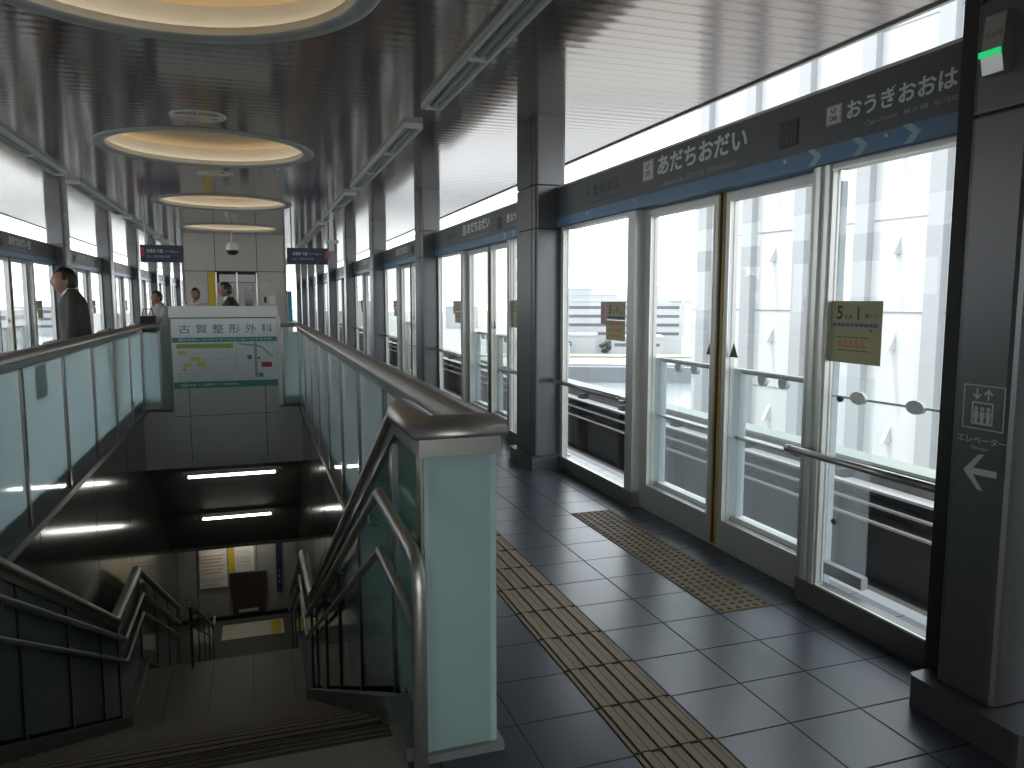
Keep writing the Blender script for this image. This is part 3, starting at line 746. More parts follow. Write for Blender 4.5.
def nose(y): return -SLOPE*(y-2.66)
CAPW = .058
cap = [(-.060, -.014)] + [(-.060*math.cos(a), .056*math.sin(a)) for a in [PI*i/10 for i in range(11)]] + [(.060, -.014)]
fas = [(-.040, -.075), (-.040, -.012), (.040, -.012), (.040, -.075)]
RS = .51  # slope of the sloping cap
def balustrade(s):
    """s=+1 the right one, -1 the left one"""
    side = 'right' if s > 0 else 'left'
    cx = -.47
    def X(x): return x if s > 0 else 2*cx - x
    Z = 1.12
    t = thing('stair_balustrade', (X(.72), 7.6, 0), f'steel capped frosted glass balustrade along the {side} side of the stairwell', 'balustrade', 'stairwell balustrades')
    ye = 8.55
    path = [(X(.43), 13.04, Z), (X(.725), 13.04, Z), (X(.725), 2.415, Z), (X(.53), 2.415, Z), (X(.53), 2.86, Z), (X(.53), ye, Z-RS*(ye-2.86)), (X(.53), 10.15, Z-RS*(ye-2.86)), (X(.53), 14.5, Z-RS*(ye-2.86)-.505*4.35)]
    MB().sweep(path, cap).build('cap_rail', 'railsteel', t, smooth=True)
    MB().sweep(path[1:6], fas).build('cap_underside', 'darksteel', t)
    # long frosted panes and their mullions
    ys = [2.45, 3.20, 4.36, 5.50, 6.65, 7.85, 9.05, 10.25, 11.5, 13.0] if s > 0 else [2.45, 3.85, 5.18, 6.50, 7.84, 9.17, 10.50, 11.80, 13.0]
    for a, b in zip(ys, ys[1:]):
        MB().box(X(.712), X(.724), a+.024, b-.024, -.17, 1.06).build('frosted_pane', 'frost', t)
    for y in ys[:-1]:
        MB().box(X(.69), X(.735), y-.024, y+.024, -.17, 1.06).build('mullion', 'darksteel', t)
    # end return pane and end post by the booth sign
    MB().box(X(.465), X(.70), 13.02, 13.032, -.15, 1.03).build('frosted_pane', 'frost', t)
    MB().box(X(.425), X(.465), 13.0, 13.05, -.15, 1.06).box(X(.70), X(.735), 13.0, 13.05, -.15, 1.06).build('end_post', 'darksteel', t)
    # front end: teal pane, outer cheek, base
    MB().box(X(.515), X(.740), 2.392, 2.408, .03, 1.046).build('end_pane', 'frostend', t)
    MB().box(X(.737), X(.749), 2.408, 2.62, .03, 1.046).build('end_pane', 'frostend', t)
    MB().box(X(.730), X(.752), 2.388, 2.41, .0, 1.046).build('corner_post', 'frost', t); MB().box(X(.508), X(.522), 2.388, 2.41, .0, 1.046).build('corner_post', 'frost', t)
    MB().box(X(.48), X(.775), 2.37, 2.64, 0, .03).build('base_plinth', 'trimgrey', t, .006)
    MB().box(X(.494), X(.765), 2.38, 2.46, 1.045, 1.092).build('cap_fascia', 'steel', t)
    # inner sloping glass wall over the stringer
    zc = lambda y: Z-.06 if y < 2.86 else Z-.06-RS*(y-2.86)
    zb = lambda y: .06 if y < 2.80 else .06-SLOPE*(y-2.80)
    mul = [2.44, 2.98, 4.1, 5.3, 6.5, 7.7, 8.53]
    for a, b in zip(mul, mul[1:]):
        a2, b2 = a+.02, b-.02
        pts = [(X(.512), a2, zb(a2)), (X(.512), b2, zb(b2)), (X(.512), b2, zc(b2)), (X(.512), a2, zc(a2))]
        if a2 < 2.86 < b2: pts = pts[:3] + [(X(.512), 2.86, zc(2.86))] + pts[3:]
        if a2 < 2.80 < b2: pts = pts[:1] + [(X(.512), 2.80, zb(2.80))] + pts[1:]
        MB().prism(pts, (.010*s, 0, 0)).build('sloping_pane', 'teal', t)
    for y in mul:
        e = .036 if y < 2.5 else .024
        MB().prism([(X(.50), y-e, zb(y)-.1), (X(.50), y+e, zb(y)-.1), (X(.50), y+e, zc(y)), (X(.50), y-e, zc(y))], (.04*s, 0, 0)).build('mullion', 'darksteel', t)
    zl = LZ
    pts = [(2.40, .003), (2.40, .05), (2.76, .05), (8.66, .05-SLOPE*5.9), (10.1, .05-SLOPE*5.9), (10.1, zl+.002), (8.4, zl+.002), (2.60, -.14), (2.60, .003)]
    MB().prism([(X(.44), y, z) for y, z in pts], (.085*s, 0, 0)).build('stringer', 'curb', t)
    for xx in (.40,):
        MB().prism([(X(.437), 8.75, zl+.02), (X(.437), 8.75, zl+.15), (X(.437), 10.1, zl+.15), (X(.437), 10.1, zl+.02)], (.004*s, 0, 0)).build('landing_skirting', 'steel', t)
    # landing panes and mullions
    for a, b in ((8.56, 10.08),):
        z1 = Z-RS*(ye-2.86)-.06
        MB().box(X(.512), X(.522), a, b, zl+.15, z1).build('landing_pane', 'teal', t)
    MB().box(X(.50), X(.54), 10.08, 10.13, zl, -1.85).build('mullion', 'darksteel', t)
    # two round hand rails with a newel post at the head
    hx = X(.468)
    yl = 8.75; zu = .755-SLOPE*(yl-3.10); zw = .51-SLOPE*(yl-3.10)
    up = [(hx, 2.30, .0), (hx, 2.30, .63), (hx, 2.312, .69), (hx, 2.345, .722), (hx, 2.40, .735), (hx, 3.10, .755), (hx, yl, zu), (hx, 10.1, zu), (hx, 14.4, zu-.505*4.3)]
    hrail = MB().tube(up, .024, 12).build('upper_hand_rail', 'railsteel', t, smooth=True)
    lo = [(hx, 2.30, .50), (hx, 3.10, .51), (hx, yl, zw), (hx, 10.1, zw), (hx, 14.4, zw-.505*4.3)]
    MB().tube(lo, .019, 12).build('lower_hand_rail', 'railsteel', t, smooth=True)
    for a, b in ((10.15, 11.5), (11.55, 12.9), (12.95, 14.3)):
        z1 = lambda y: Z-RS*(ye-2.86)-.505*(y-10.15)-.07; z0 = lambda y: LZ-.505*(y-10.1)+.1
        MB().prism([(X(.512), a, z0(a)), (X(.512), b, z0(b)), (X(.512), b, z1(b)), (X(.512), a, z1(a))], (.010*s, 0, 0)).build('sloping_pane', 'teal', t)
        MB().prism([(X(.50), b, z0(b)-.1), (X(.50), b+.045, z0(b)-.1), (X(.50), b+.045, z1(b)), (X(.50), b, z1(b))], (.04*s, 0, 0)).build('mullion', 'darksteel', t)
    for y in (3.4, 4.9, 6.4, 7.9):
        z = .755-SLOPE*(y-3.10)
        MB().tube([(hx, y, z-.02), (hx, y, z-.06), (X(.505), y, z-.07)], .008, 6).build('rail_bracket', 'steel', hrail)
    return t
bR = balustrade(1); bL = balustrade(-1)
# dark paper patch stuck behind the second left pane, red and green leaflets seen through the right one
tag(MB().box(-1.662, -1.660, 6.93, 7.29, .745, 1.02).build('dark_notice', M['panelgrey']), 'dark rectangular notice stuck on the left frosted glass balustrade', 'notice')

# lower flight hand rails
def lower_rail(xa, lab, glass):
    t = thing('stair_handrail', (xa, 12, -4.0), lab, 'handrail', 'hand rails of the lower flight')
    z0 = LZ; ya, yb = 9.8, 14.3
    zz = lambda y, h: z0+h-.503*max(0, y-YL1)
    MB().tube([(xa, ya, z0+.85), (xa, ya+.15, zz(ya+.15, .85)), (xa, yb, zz(yb, .85)), (xa, yb+.4, zz(yb, .85))], .024, 10).build('upper_bar', 'railsteel', t, smooth=True)
    MB().tube([(xa, ya+.1, zz(ya+.1, .6)), (xa, yb, zz(yb, .6))], .019, 10).build('lower_bar', 'railsteel', t, smooth=True)
    for i in range(5):
        y = ya+.15+i*1.0
        MB().tube([(xa, y, zz(y, -.05)), (xa, y, zz(y, .84))], .016, 8).build('post', 'darksteel', t)
        if glass and i < 4:
            MB().prism([(xa-.004, y+.05, zz(y+.05, .1)), (xa-.004, y+.95, zz(y+.95, .1)), (xa-.004, y+.95, zz(y+.95, .75)), (xa-.004, y+.05, zz(y+.05, .75))], (.008, 0, 0)).build('pane', 'frost', t)
lower_rail(-.86, 'steel hand rail with pale glass panes down the lower flight', True)

# end wall with the clinic sign, soffit and lower concourse
struct(MB().box(HX0, HX1, 13.0, HY1, -1.12, -.17).build('wall_back', 'panelgrey'))
m = MB(); m.prism([(HX0, 13.04, -1.10), (HX0, 16.2, -3.46), (HX0, 16.2, -3.3), (HX0, 13.04, -.9)], (HX1-HX0, 0, 0)); struct(m.build('ceiling_soffit', 'dark'))
struct(MB().box(-4, 3.2, 16.1, 17.2, -3.46, -3.3).build('ceiling_lower', 'dark'))
struct(MB().box(-4, 3.2, 16.95, 17.05, -5.5, -3.3).build('wall_lower', 'lowerwall'))
m = MB()
for x in (-1.9, -1.3, -.09, .75): m.box(x-.006, x+.006, 16.945, 16.95, -5.3, -3.4)
struct(m.build('trim_4', 'groove'))
struct(MB().box(-4, 3.2, 16.90, 16.95, -5.3, -5.22).build('baseboard_lower', 'groove'))

t = thing('sign_partition', (-.415, 12.9, -1.0), 'grey panel partition at the stairwell end carrying the clinic advertisement', 'partition', None, 'thing')
box('top_cap', 'booth_cap', t, -1.225, .385, 12.86, 13.12, 1.275, 1.45) if 'booth_cap' in M else box('top_cap', 'fixture', t, -1.225, .385, 12.86, 13.12, 1.275, 1.45, bev=.01)
box('core', 'groove', t, -1.21, .37, 12.93, 13.1, -1.0, 1.28)
for x0, x1 in ((-1.21, -.985), (-.975, .155), (.165, .37)):
    for z0, z1 in ((-1.0, -.28), (-.27, 1.26)):
        box('cladding_panel', 'panelgrey', t, x0, x1, 12.91, 12.94, z0, z1)
box('side_jamb', 'fixture', t, .37, .425, 12.9, 13.1, -.15, 1.275); box('side_jamb', 'curb', t, -1.362, -1.21, 12.9, 13.1, -.15, 1.16)
# the advertisement
t = thing('clinic_sign', (-.41, 12.9, .15), 'white and green orthopaedic clinic advertisement with a street map', 'sign')
SX, SZ, W = -1.195, .165, 1.555; YF = 12.905
def sp(u, v): return (SX+u*W, YF, SZ+v*1.085)      # u,v 0..1 over the sheet
def patch(m, u0, u1, v0, v1, d=.003): return m.box(*flat('F', sp(u0, v0), (u1-u0)*W, (v1-v0)*1.085, d))
patch(MB(), 0, 1, 0, 1, .002).build('sheet', 'signwhite', t); t = t.children[0]
m = MB(); patch(m, 0, 1, .665, .735); m.build('green_band', 'signgreen', t)
m = MB(); patch(m, 0, 1, 0, .095); m.build('green_band', 'signgreen', t)
chars = '古賀整形外科'
for i, ch in enumerate(chars):
    text(ch, 'F', sp(.065+i*.157, .795), 'signgreen', t, .14, .17, 'lettering', ext=.004, bold=.006)
text('院長・医学博士', 'F', sp(.74, .755), 'grey', t, .022, .33, ext=.004)
text('整形外科・リハビリテーション科・リウマチ科', 'F', sp(.06, .680), 'signwhite', t, .045, 1.38, ext=.005, bold=.004)
text('☎03・3857・0076', 'F', sp(.055, .025), 'signwhite', t, .05, .85, ext=.005, bold=.004)
m = MB(); patch(m, .035, .575, .575, .645); m.build('table_header', 'lime', t)
m = MB()
for u0, u1, v in ((.05, .125, .49), (.165, .255, .40), (.10, .17, .315), (.22, .31, .315), (.09, .12, .25)): patch(m, u0, u1, v, v+.055, .0032)
m.build('table_highlight', 'limey', t)
m = MB()
for r, v in enumerate((.505, .415)):
    for i in range(7): patch(m, .20+i*.052 if r == 0 else .28+i*.043, .212+i*.052 if r == 0 else .292+i*.043, v, v+.016, .0038)
for i in range(8): patch(m, .06+i*.048, .085+i*.048, .262, .275, .0038)
m.build('table_mark', 'grey', t)
text('診療時間 月火水木金土日', 'F', sp(.05, .59), 'signgreen', t, .045, .75, ext=.005)
for i, v in enumerate((.19, .14, .09)):
    text(('■ 各種健康保険取扱', '■ 労災・交通事故', '■ 駐車場完備')[i], 'F', sp(.045, v+.015), 'grey', t, .032, (.40, .34, .26)[i], ext=.004)
    text(('予約受付可', '往診・在宅相談', '土曜も診療')[i], 'F', sp(.36, v+.015), 'grey', t, .028, .28, ext=.004)
m = MB(); patch(m, .60, .97, .125, .13); patch(m, .60, .97, .645, .65); patch(m, .60, .604, .125, .65); patch(m, .966, .97, .125, .65); m.build('map_border', 'grey', t)
m = MB(); patch(m, .775, .80, .13, .645)
a = [sp(.615, .645), sp(.615, .625), sp(.78, .595), sp(.845, .575), sp(.955, .41), sp(.955, .44), sp(.85, .60), sp(.78, .62)]
m.prism([(p[0], p[1]-.003, p[2]) for p in a], (0, .003, 0)); m.build('map_road', 'roadgrey', t)
m = MB(); patch(m, .705, .75, .405, .465, .0045); patch(m, .81, .855, .14, .20, .0045); m.build('map_landmark', 'signgreen', t)
m = MB(); patch(m, .84, .945, .285, .36, .0045); patch(m, .805, .83, .405, .435, .0045); m.build('map_clinic_label', 'red', t)
text('当院', 'F', sp(.862, .295), 'black', t, .05, .10, ext=.006)

# fluorescent tubes on the soffit
for y, x0, x1, lab in ((13.12, -1.07, .27, 'lit fluorescent tube under the sign partition, upper of two over the lower stairs'), (14.62, -.98, .20, 'lit fluorescent tube, lower of the two over the lower stairs')):
    z = -1.08-.744*(y-13.0)-.13
    t = thing('fluorescent_lamp', (-.4, y, z), lab, 'ceiling light', 'tubes over the lower stairs')
    MB().tube([(x0, y, z), (x1, y, z)], .022, 10).build('tube', 'tube', t)
    MB().box(x0-.03, x1+.03, y-.03, y+.05, z+.03, z+.07).box(x0-.03, x0, y-.02, y+.02, z-.025, z+.05).box(x1, x1+.03, y-.02, y+.02, z-.025, z+.05).build('holder', 'fixture', t)
t = thing('fluorescent_lamp', (-.4, 16.5, -3.5), 'added fluorescent tube under the low concourse ceiling, hidden behind the soffit edge', 'ceiling light')  # unseen extra tube added to brighten the lower concourse
MB().tube([(-1.1, 16.5, -3.52), (.3, 16.5, -3.52)], .02, 10).build('tube', 'tube', t)
MB().box(-1.13, .33, 16.46, 16.54, -3.49, -3.46).build('holder', 'fixture', t)

# lower concourse wall things
t = thing('notice_board', (-.98, 16.94, -4.5), 'white notice with salmon text on the lower wall', 'notice')
box('sheet', 'poster', t, -1.25, -.70, 16.90, 16.94, -4.55, -3.72)
m = MB()
for i in range(6): m.box(-1.21+(.03 if i % 2 else 0), -.74-(.05*(i % 3)), 16.897, 16.90, -3.86-i*.075, -3.83-i*.075)
m.build('print_line', 'salmon', t)
m = MB()
for i in range(3): m.box(-1.21, -.76-.04*i, 16.897, 16.90, -4.36-i*.06, -4.345-i*.06)
m.build('print_line', 'grey', t)
t = thing('notice_board', (-.4, 16.94, -4.3), 'pale notice with golden yellow side on the lower wall, above the brown door', 'notice')
box('sheet', 'poster', t, -.545, -.15, 16.92, 16.94, -4.27, -3.66)
box('yellow_side', 'gold', t, -.67, -.545, 16.915, 16.94, -4.27, -3.66)
text('出口 Exit', 'F', (-.48, 16.92, -3.86), 'grey', t, .07, .26)
m = MB()
for i in range(3): m.box(-.50, -.22, 16.917, 16.92, -3.98-i*.08, -3.965-i*.08)
m.build('print_line', 'grey', t)
t = thing('service_door', (-.29, 16.95, -5.3), 'dark brown metal door in the lower concourse wall', 'door', None, 'thing')
box('leaf', 'door', t, -.62, .06, 16.91, 16.94, -5.21, -4.34); box('frame', 'darksteel', t, -.66, -.62, 16.90, 16.95, -5.22, -4.30); box('frame', 'darksteel', t, .06, .10, 16.90, 16.95, -5.22, -4.30)
box('frame', 'darksteel', t, -.62, .06, 16.90, 16.95, -4.34, -4.30); MB().box(-.5, -.1, 16.905, 16.91, -5.17, -5.10).build('kick_plate', 'steel', t)
t = thing('hanging_banner', (.36, 16.93, -4.8), 'narrow navy vertical sign on the lower wall', 'sign')
box('board', 'navy', t, .30, .415, 16.90, 16.94, -4.80, -3.70); text('ご', 'F', (.33, 16.90, -4.35), 'white', t, .06, .05); text('案', 'F', (.33, 16.90, -4.47), 'white', t, .06, .05); text('内', 'F', (.33, 16.90, -4.59), 'white', t, .06, .05)
t = thing('guide_paving', (-.2, 16.2, -5.3), 'pale yellow tactile paving on the lower floor before the brown door', 'tactile paving')
box('tile_base', 'cream', t, -.82, .40, 15.85, 16.6, -5.3, -5.29); box('yellow_tile', 'gold', t, .15, .34, 15.9, 16.55, -5.29, -5.286)

# ------------------------------------------------------------------ booth beyond the stairwell
t = thing('lift_booth', (-.36, 20.4, 0), 'warm white panelled booth on the platform centre behind the clinic sign', 'booth', None, 'thing')
bx0, bx1, by = -1.55, .82, 20.3
box('core', 'groove', t, bx0+.02, bx1-.02, by+.03, 26.0, 0, H)
for a, b in ((bx0, -.83), (-.815, .145), (.16, bx1)): box('upper_panel', 'booth', t, a, b, by, by+.05, 2.255, H)
box('left_panel', 'booth', t, bx0, -1.01, by, by+.05, 0, 2.24)
box('yellow_post', 'gold', t, -1.0, -.84, by-.005, by+.05, 0, 2.24)
box('right_panel', 'booth', t, .16, bx1, by, by+.05, 0, 2.24)
box('side_panel', 'booth', t, bx0-.03, bx0+.02, by, 26, 0, H); box('side_panel', 'booth', t, bx1-.02, bx1+.03, by, 26, 0, H)
box('transom', 'pale', t, -.74, .10, by+.01, by+.04, 1.985, 2.17)
box('glazed_wall', 'booth', t, -.80, .15, by+.02, by+.05, 0, 1.97)
box('door_glass', 'boothglass', t, -.55, -.42, by+.012, by+.03, .3, 1.83); box('door_glass', 'boothglass', t, -.16, .03, by+.012, by+.03, .3, 1.83)
for x in (-.815, -.33, .135): box('frame', 'steel', t, x-.018, x+.018, by-.01, by+.04, 0, 2.22)
box('vent_slot', 'grey', t, .27, .51, by-.004, by+.01, 2.0, 2.03)
t = thing('ticket_machine', (.42, 20.1, 0), 'pale upright cabinet with a dark slot against the booth', 'machine')
MB().box(.245, .59, 20.05, 20.29, 0, 1.715).build('case', 'booth', t, .01); box('slot', 'black', t, .29, .345, 20.045, 20.06, 1.48, 1.62); box('panel', 'pale', t, .40, .56, 20.044, 20.06, 1.45, 1.65)

t = thing('hanging_security_camera', (-.39, 19.3, 2.6), 'white dome security camera hanging from the ceiling before the booth', 'camera')
MB().tube([(-.39, 19.3, H), (-.39, 19.3, 2.88)], .03, 10).build('stem', 'darksteel', t)
MB().lathe([(.03, 2.90), (.10, 2.87), (.14, 2.80), (.145, 2.70)], -.39, 19.3, 24).build('housing', 'signwhite', t, smooth=True)
MB().lathe([(.14, 2.70), (.125, 2.64), (.08, 2.60), (.01, 2.585)], -.39, 19.3, 24, True).build('lens_dome', 'black', t, smooth=True)

def hang_sign(x0, x1, lab, edge):
    y = 17.2
    t = thing('hanging_sign', ((x0+x1)/2, y, 2.3), lab, 'sign', 'hanging information signs')
    box('board', 'navy', t, x0, x1, y, y+.12, 2.31, 2.655)
    e0 = x0 if edge < 0 else x1-.07
    box('red_end', 'red', t, e0, e0+.07, y-.004, y+.05, 2.42, 2.60)
    text('日暮里 方面', 'F', (x0+.12, y, 2.50), 'white', t, .07, .3); text('舎人・見沼代親水公園', 'F', (x0+.12, y, 2.40), 'grey', t, .05, .42)
    text('For Nippori', 'F', (x0+.46, y, 2.50), 'grey', t, .05, .26)
    for x in (x0+.1, x1-.1): MB().tube([(x, y+.06, 2.65), (x, y+.06, H)], .018, 8).build('hanger', 'fixture', t)
    return t
hang_sign(.75, 1.60, 'dark navy hanging sign with red end, right of the booth', 1)
hang_sign(-2.10, -1.30, 'dark navy hanging sign with red end, left of the booth', -1)
t = thing('ceiling_bracket', (1.44, 14.3, H), 'yellow green conduit and speaker bracket hanging beside the right lamp row', 'bracket')
MB().tube([(1.40, 14.3, H), (1.40, 14.3, 2.62)], .035, 10).build('conduit', 'railsteel', t)
MB().box(1.30, 1.52, 14.26, 14.34, 2.56, 2.62).box(1.36, 1.44, 14.24, 14.36, 2.42, 2.56).build('clamp', 'fixture', t)

t = thing('vending_machine', (1.35, 25.5, 0), 'cyan and white vending machine right of the booth', 'vending machine')
box('case', 'signwhite', t, 1.0, 1.22, 25.5, 26.2, 0, 1.83, bev=.01); box('display_front', 'cyan', t, 1.10, 1.21, 25.485, 25.51, .85, 1.78); box('dispenser_slot', 'black', t, 1.11, 1.20, 25.485, 25.51, .2, .42)

# ------------------------------------------------------------------ people
def skin_mesh(verts, edges, radii, sub=1):
    me = bpy.data.meshes.new('s'); me.from_pydata([V(v) for v in verts], edges, []); me.update()
    o = bpy.data.objects.new('s', me); C.objects.link(o)
    mod = o.modifiers.new('k', 'SKIN'); mod.use_smooth_shade = True
    for sv, r in zip(me.skin_vertices[0].data, radii):
        sv.radius = (r, r) if not isinstance(r, tuple) else r
    me.skin_vertices[0].data[0].use_root = True
    ms = o.modifiers.new('u', 'SUBSURF'); ms.levels = sub; ms.render_levels = sub
    dg = bpy.context.evaluated_depsgraph_get(); dg.update()
    r = bpy.data.meshes.new_from_object(o.evaluated_get(dg)); C.objects.unlink(o); bpy.data.objects.remove(o)
    return r
def remesh(meshes, vox):
    bm = bmesh.new()
    for me in meshes: bm.from_mesh(me)
    me = bpy.data.meshes.new('r'); bm.to_mesh(me); bm.free()
    o = bpy.data.objects.new('r', me); C.objects.link(o)
    md = o.modifiers.new('r', 'REMESH'); md.mode = 'VOXEL'; md.voxel_size = vox; md.use_smooth_shade = True
    sm = o.modifiers.new('s', 'SMOOTH'); sm.factor = .5; sm.iterations = 2
    dg = bpy.context.evaluated_depsgraph_get(); dg.update()
    r = bpy.data.meshes.new_from_object(o.evaluated_get(dg)); C.objects.unlink(o); bpy.data.objects.remove(o)
    return r
def head_mesh(lean=0):
    """head 0.23 tall facing +X, chin near z=0, centre on the neck axis"""
    bm = bmesh.new(); bmesh.ops.create_uvsphere(bm, u_segments=40, v_segments=28, radius=1)
    for v in bm.verts:
        x, y, z = v.co
        X, Y, Z = x*.098, y*.076, z*.116
        low = max(0, -z)
        X -= low**2*.020 if x < 0 else -low**2*.004; Y *= 1-.30*low**1.6
        if x < 0 and z < -.1: X *= 1-.35*low
        f = max(0, x)
        X += .024*math.exp(-((z+.12)/.20)**2-(y/.17)**2)*f          # nose
        X += .009*math.exp(-((z-.22)/.09)**2-(y/.5)**2)*f           # brow
        X -= .010*math.exp(-((z-.04)/.08)**2-((abs(y)-.36)/.15)**2)*f   # eye sockets
        X += .008*math.exp(-((z+.45)/.06)**2-(y/.24)**2)*f          # lips
        X += .012*math.exp(-((z+.82)/.12)**2-(y/.3)**2)*f           # chin
        v.co = (X+.012, Y, Z+.115)
    for s in (-1, 1):
        bmesh.ops.create_uvsphere(bm, u_segments=12, v_segments=8, radius=1, matrix=Matrix.Translation((.0, s*.078, .115)) @ Matrix.Diagonal((.022, .010, .033, 1)))
    me = bpy.data.meshes.new('h'); bm.to_mesh(me); bm.free(); return me
def hair_mesh(cap=0, long=0):
    bm = bmesh.new(); bmesh.ops.create_uvsphere(bm, u_segments=40, v_segments=28, radius=1)
    dele = []
    for v in bm.verts:
        x, y, z = v.co
        r = 1.10 + .03*math.sin(9*x+7*y)*math.sin(8*z)
        v.co = (x*.098*r+.006, y*.076*r*1.03, z*.116*r+.118)
        front = x > .35 and z < .48 + .12*abs(y)
        sideb = -.1 < x <= .35 and z < (-.05 if abs(y) > .5 else .3)
        back = x <= -.1 and z < (-.55 if not long else -.95)
        if front or sideb or back: dele.append(v)
    bmesh.ops.delete(bm, geom=dele, context='VERTS')
    g = bmesh.ops.solidify(bm, geom=bm.faces[:], thickness=.012)
    me = bpy.data.meshes.new('hair'); bm.to_mesh(me); bm.free(); return me
def xform(me, mat): me.transform(mat); return me
def person(loc, yaw, scale, label, top, bottom, shirt=None, lean=0., arm=(.0, .0), hair_long=0, hk=1.0, hz=0.0, group=None):
    """facing +X before the yaw; height 1.72 before scaling"""
    t = thing('person', loc, label, 'person', group)
    T = Matrix.Translation(V(loc)) @ Matrix.Rotation(yaw, 4, 'Z') @ Matrix.Scale(scale, 4)
    lx = math.sin(lean)
    hipz, chz, shz, nkz = .92, 1.22, 1.40, 1.46
    fx = lambda z: max(0, z-hipz)*lx
    sh = .185
    vs = [(0, 0, hipz), (fx(1.06)-.005, 0, 1.06), (fx(chz), 0, chz), (fx(1.36), 0, 1.36), (fx(nkz), 0, nkz), (fx(1.54)+.015, 0, 1.54)]
    ed = [(0, 1), (1, 2), (2, 3), (3, 4), (4, 5)]
    rd = [(.12, .145), (.105, .13), (.115, .155), (.085, .13), (.055, .058), (.052, .055)]
    arms, legs = [], []
    for s, bend in ((-1, arm[0]), (1, arm[1])):
        i = len(vs); sx = fx(shz)
        el = (sx+.02+.10*bend, s*(sh+.045), 1.12); wr = (sx+.06+.28*bend, s*(sh+.03), .90+.16*bend)
        vs += [(sx, s*sh, shz-.02), el, wr, (wr[0]+.025, wr[1], wr[2]-.085)]
        ed += [(3, i), (i, i+1), (i+1, i+2), (i+2, i+3)]; rd += [.058, .043, .029, (.018, .036)]
        for fi, (dy, ln) in enumerate(((-.028, .060), (-.010, .070), (.010, .066), (.028, .052))):
            j = len(vs); b = vs[i+3]
            vs += [(b[0]+.012, b[1]+dy, b[2]-.035), (b[0]+.012+ln*.45, b[1]+dy*1.1, b[2]-.03-ln*.85)]; ed += [(i+3, j), (j, j+1)]; rd += [.009, .007]
        j = len(vs); vs += [(b[0]+.035, b[1]-s*.036, b[2]+.01), (b[0]+.065, b[1]-s*.040, b[2]-.02)]; ed += [(i+3, j), (j, j+1)]; rd += [.010, .008]
    for s, st in ((-1, .14), (1, -.12)):
        i = len(vs)
        vs += [(0, s*.09, .86), (st*.55+.02, s*.095, .48), (st, s*.09, .08), (st+.13, s*.10, .03)]
        ed += [(0, i), (i, i+1), (i+1, i+2), (i+2, i+3)]; rd += [.092, .058, .042, .034]
    body = skin_mesh(vs, ed, rd)
    HT = Matrix.Translation((fx(1.50)+.035, 0, 1.495+hz)) @ Matrix.Scale(hk, 4); hd = head_mesh(); hd.transform(HT)
    me = remesh([body, hd], .009); me.transform(T); me.materials.append(M['skin']); me.name = 'body'
    def add(me, name, mat, par=t):
        for p in me.polygons: p.use_smooth = True
        me.materials.clear(); me.materials.append(M[mat])
        o = bpy.data.objects.new(name, me); C.objects.link(o); o.parent = par; o.matrix_parent_inverse = Matrix.Translation(-V(loc)); return o
    add(me, 'body', 'skin')
    hm = hair_mesh(long=hair_long); hm.transform(T @ HT); add(hm, 'hair', 'hair')
    # jacket / top: lofted torso and sleeves, a little larger than the body
    def loft(rings, n=20):
        bm = bmesh.new(); rr = []
        for c, ax, ay, rx, ry in rings:
            rr.append([bm.verts.new(V(c)+V(ax)*rx*math.cos(2*PI*k/n)+V(ay)*ry*math.sin(2*PI*k/n)) for k in range(n)])
        for a, b in zip(rr, rr[1:]):
            for k in range(n): bm.faces.new([a[k], a[(k+1) % n], b[(k+1) % n], b[k]])
        bm.faces.new(rr[0]); bm.faces.new(rr[-1]); bmesh.ops.recalc_face_normals(bm, faces=bm.faces[:])
        q = bpy.data.meshes.new('l'); bm.to_mesh(q); bm.free(); return q
    ux, uy = (1, 0, 0), (0, 1, 0)
    parts_ = [loft([((fx(z)+dx, 0, z), ux, uy, rx, ry) for z, dx, rx, ry in ((.76, 0, .150, .205), (.92, 0, .148, .200), (1.08, -.004, .142, .190), (1.22, 0, .150, .212),
        (1.33, -.008, .142, .226), (1.39, -.014, .118, .212), (1.43, -.016, .092, .160), (1.47, -.014, .074, .100), (1.50, -.012, .066, .080))])]
    for s, bend in ((-1, arm[0]), (1, arm[1])):
        sx = fx(shz)
        pts = [V((sx-.01, s*(sh-.02), shz+.005)), V((sx-.004, s*(sh+.035), shz-.06)), V((sx+.02+.10*bend, s*(sh+.055), 1.12)), V((sx+.055+.27*bend, s*(sh+.034), .915+.15*bend))]
        rr = (.070, .080, .066, .052); rings = []
        for k, p in enumerate(pts):
            d = ((pts[min(k+1, 3)]-p) if k < 3 else p-pts[k-1]).normalized(); a = d.cross(V((1, 0, 0))).normalized(); b = d.cross(a)
            rings.append((p, a, b, rr[k], rr[k]))
        parts_.append(loft(rings, 14))
    jm = remesh(parts_, .012); jm.transform(T); add(jm, 'jacket', top)
    if shirt:
        bm = bmesh.new()
        for s in (-1, 1):
            a = [(fx(1.45)+.075, s*.004, 1.36), (fx(1.45)+.045, s*.062, 1.47), (fx(1.45)+.005, s*.070, 1.50), (fx(1.45)+.075, s*.02, 1.455)]
            vv = [bm.verts.new(p) for p in a]; bm.faces.new(vv)
        bmesh.ops.create_cone(bm, cap_ends=False, segments=24, radius1=.074, radius2=.066, depth=.055, matrix=Matrix.Translation((fx(1.47)+.006, 0, 1.478)))
        bmesh.ops.solidify(bm, geom=bm.faces[:], thickness=.005)
        sm = bpy.data.meshes.new('c'); bm.to_mesh(sm); bm.free(); sm.transform(T); add(sm, 'shirt_collar', shirt)
    tv = [(0, 0, .93)]; te = []; tr = [(.135, .165)]
    for s, st in ((-1, .14), (1, -.12)):
        i = len(tv); tv += [(0, s*.092, .82), (st*.55+.015, s*.095, .48), (st, s*.09, .10)]; te += [(0, i), (i, i+1), (i+1, i+2)]; tr += [.108, .078, .068]
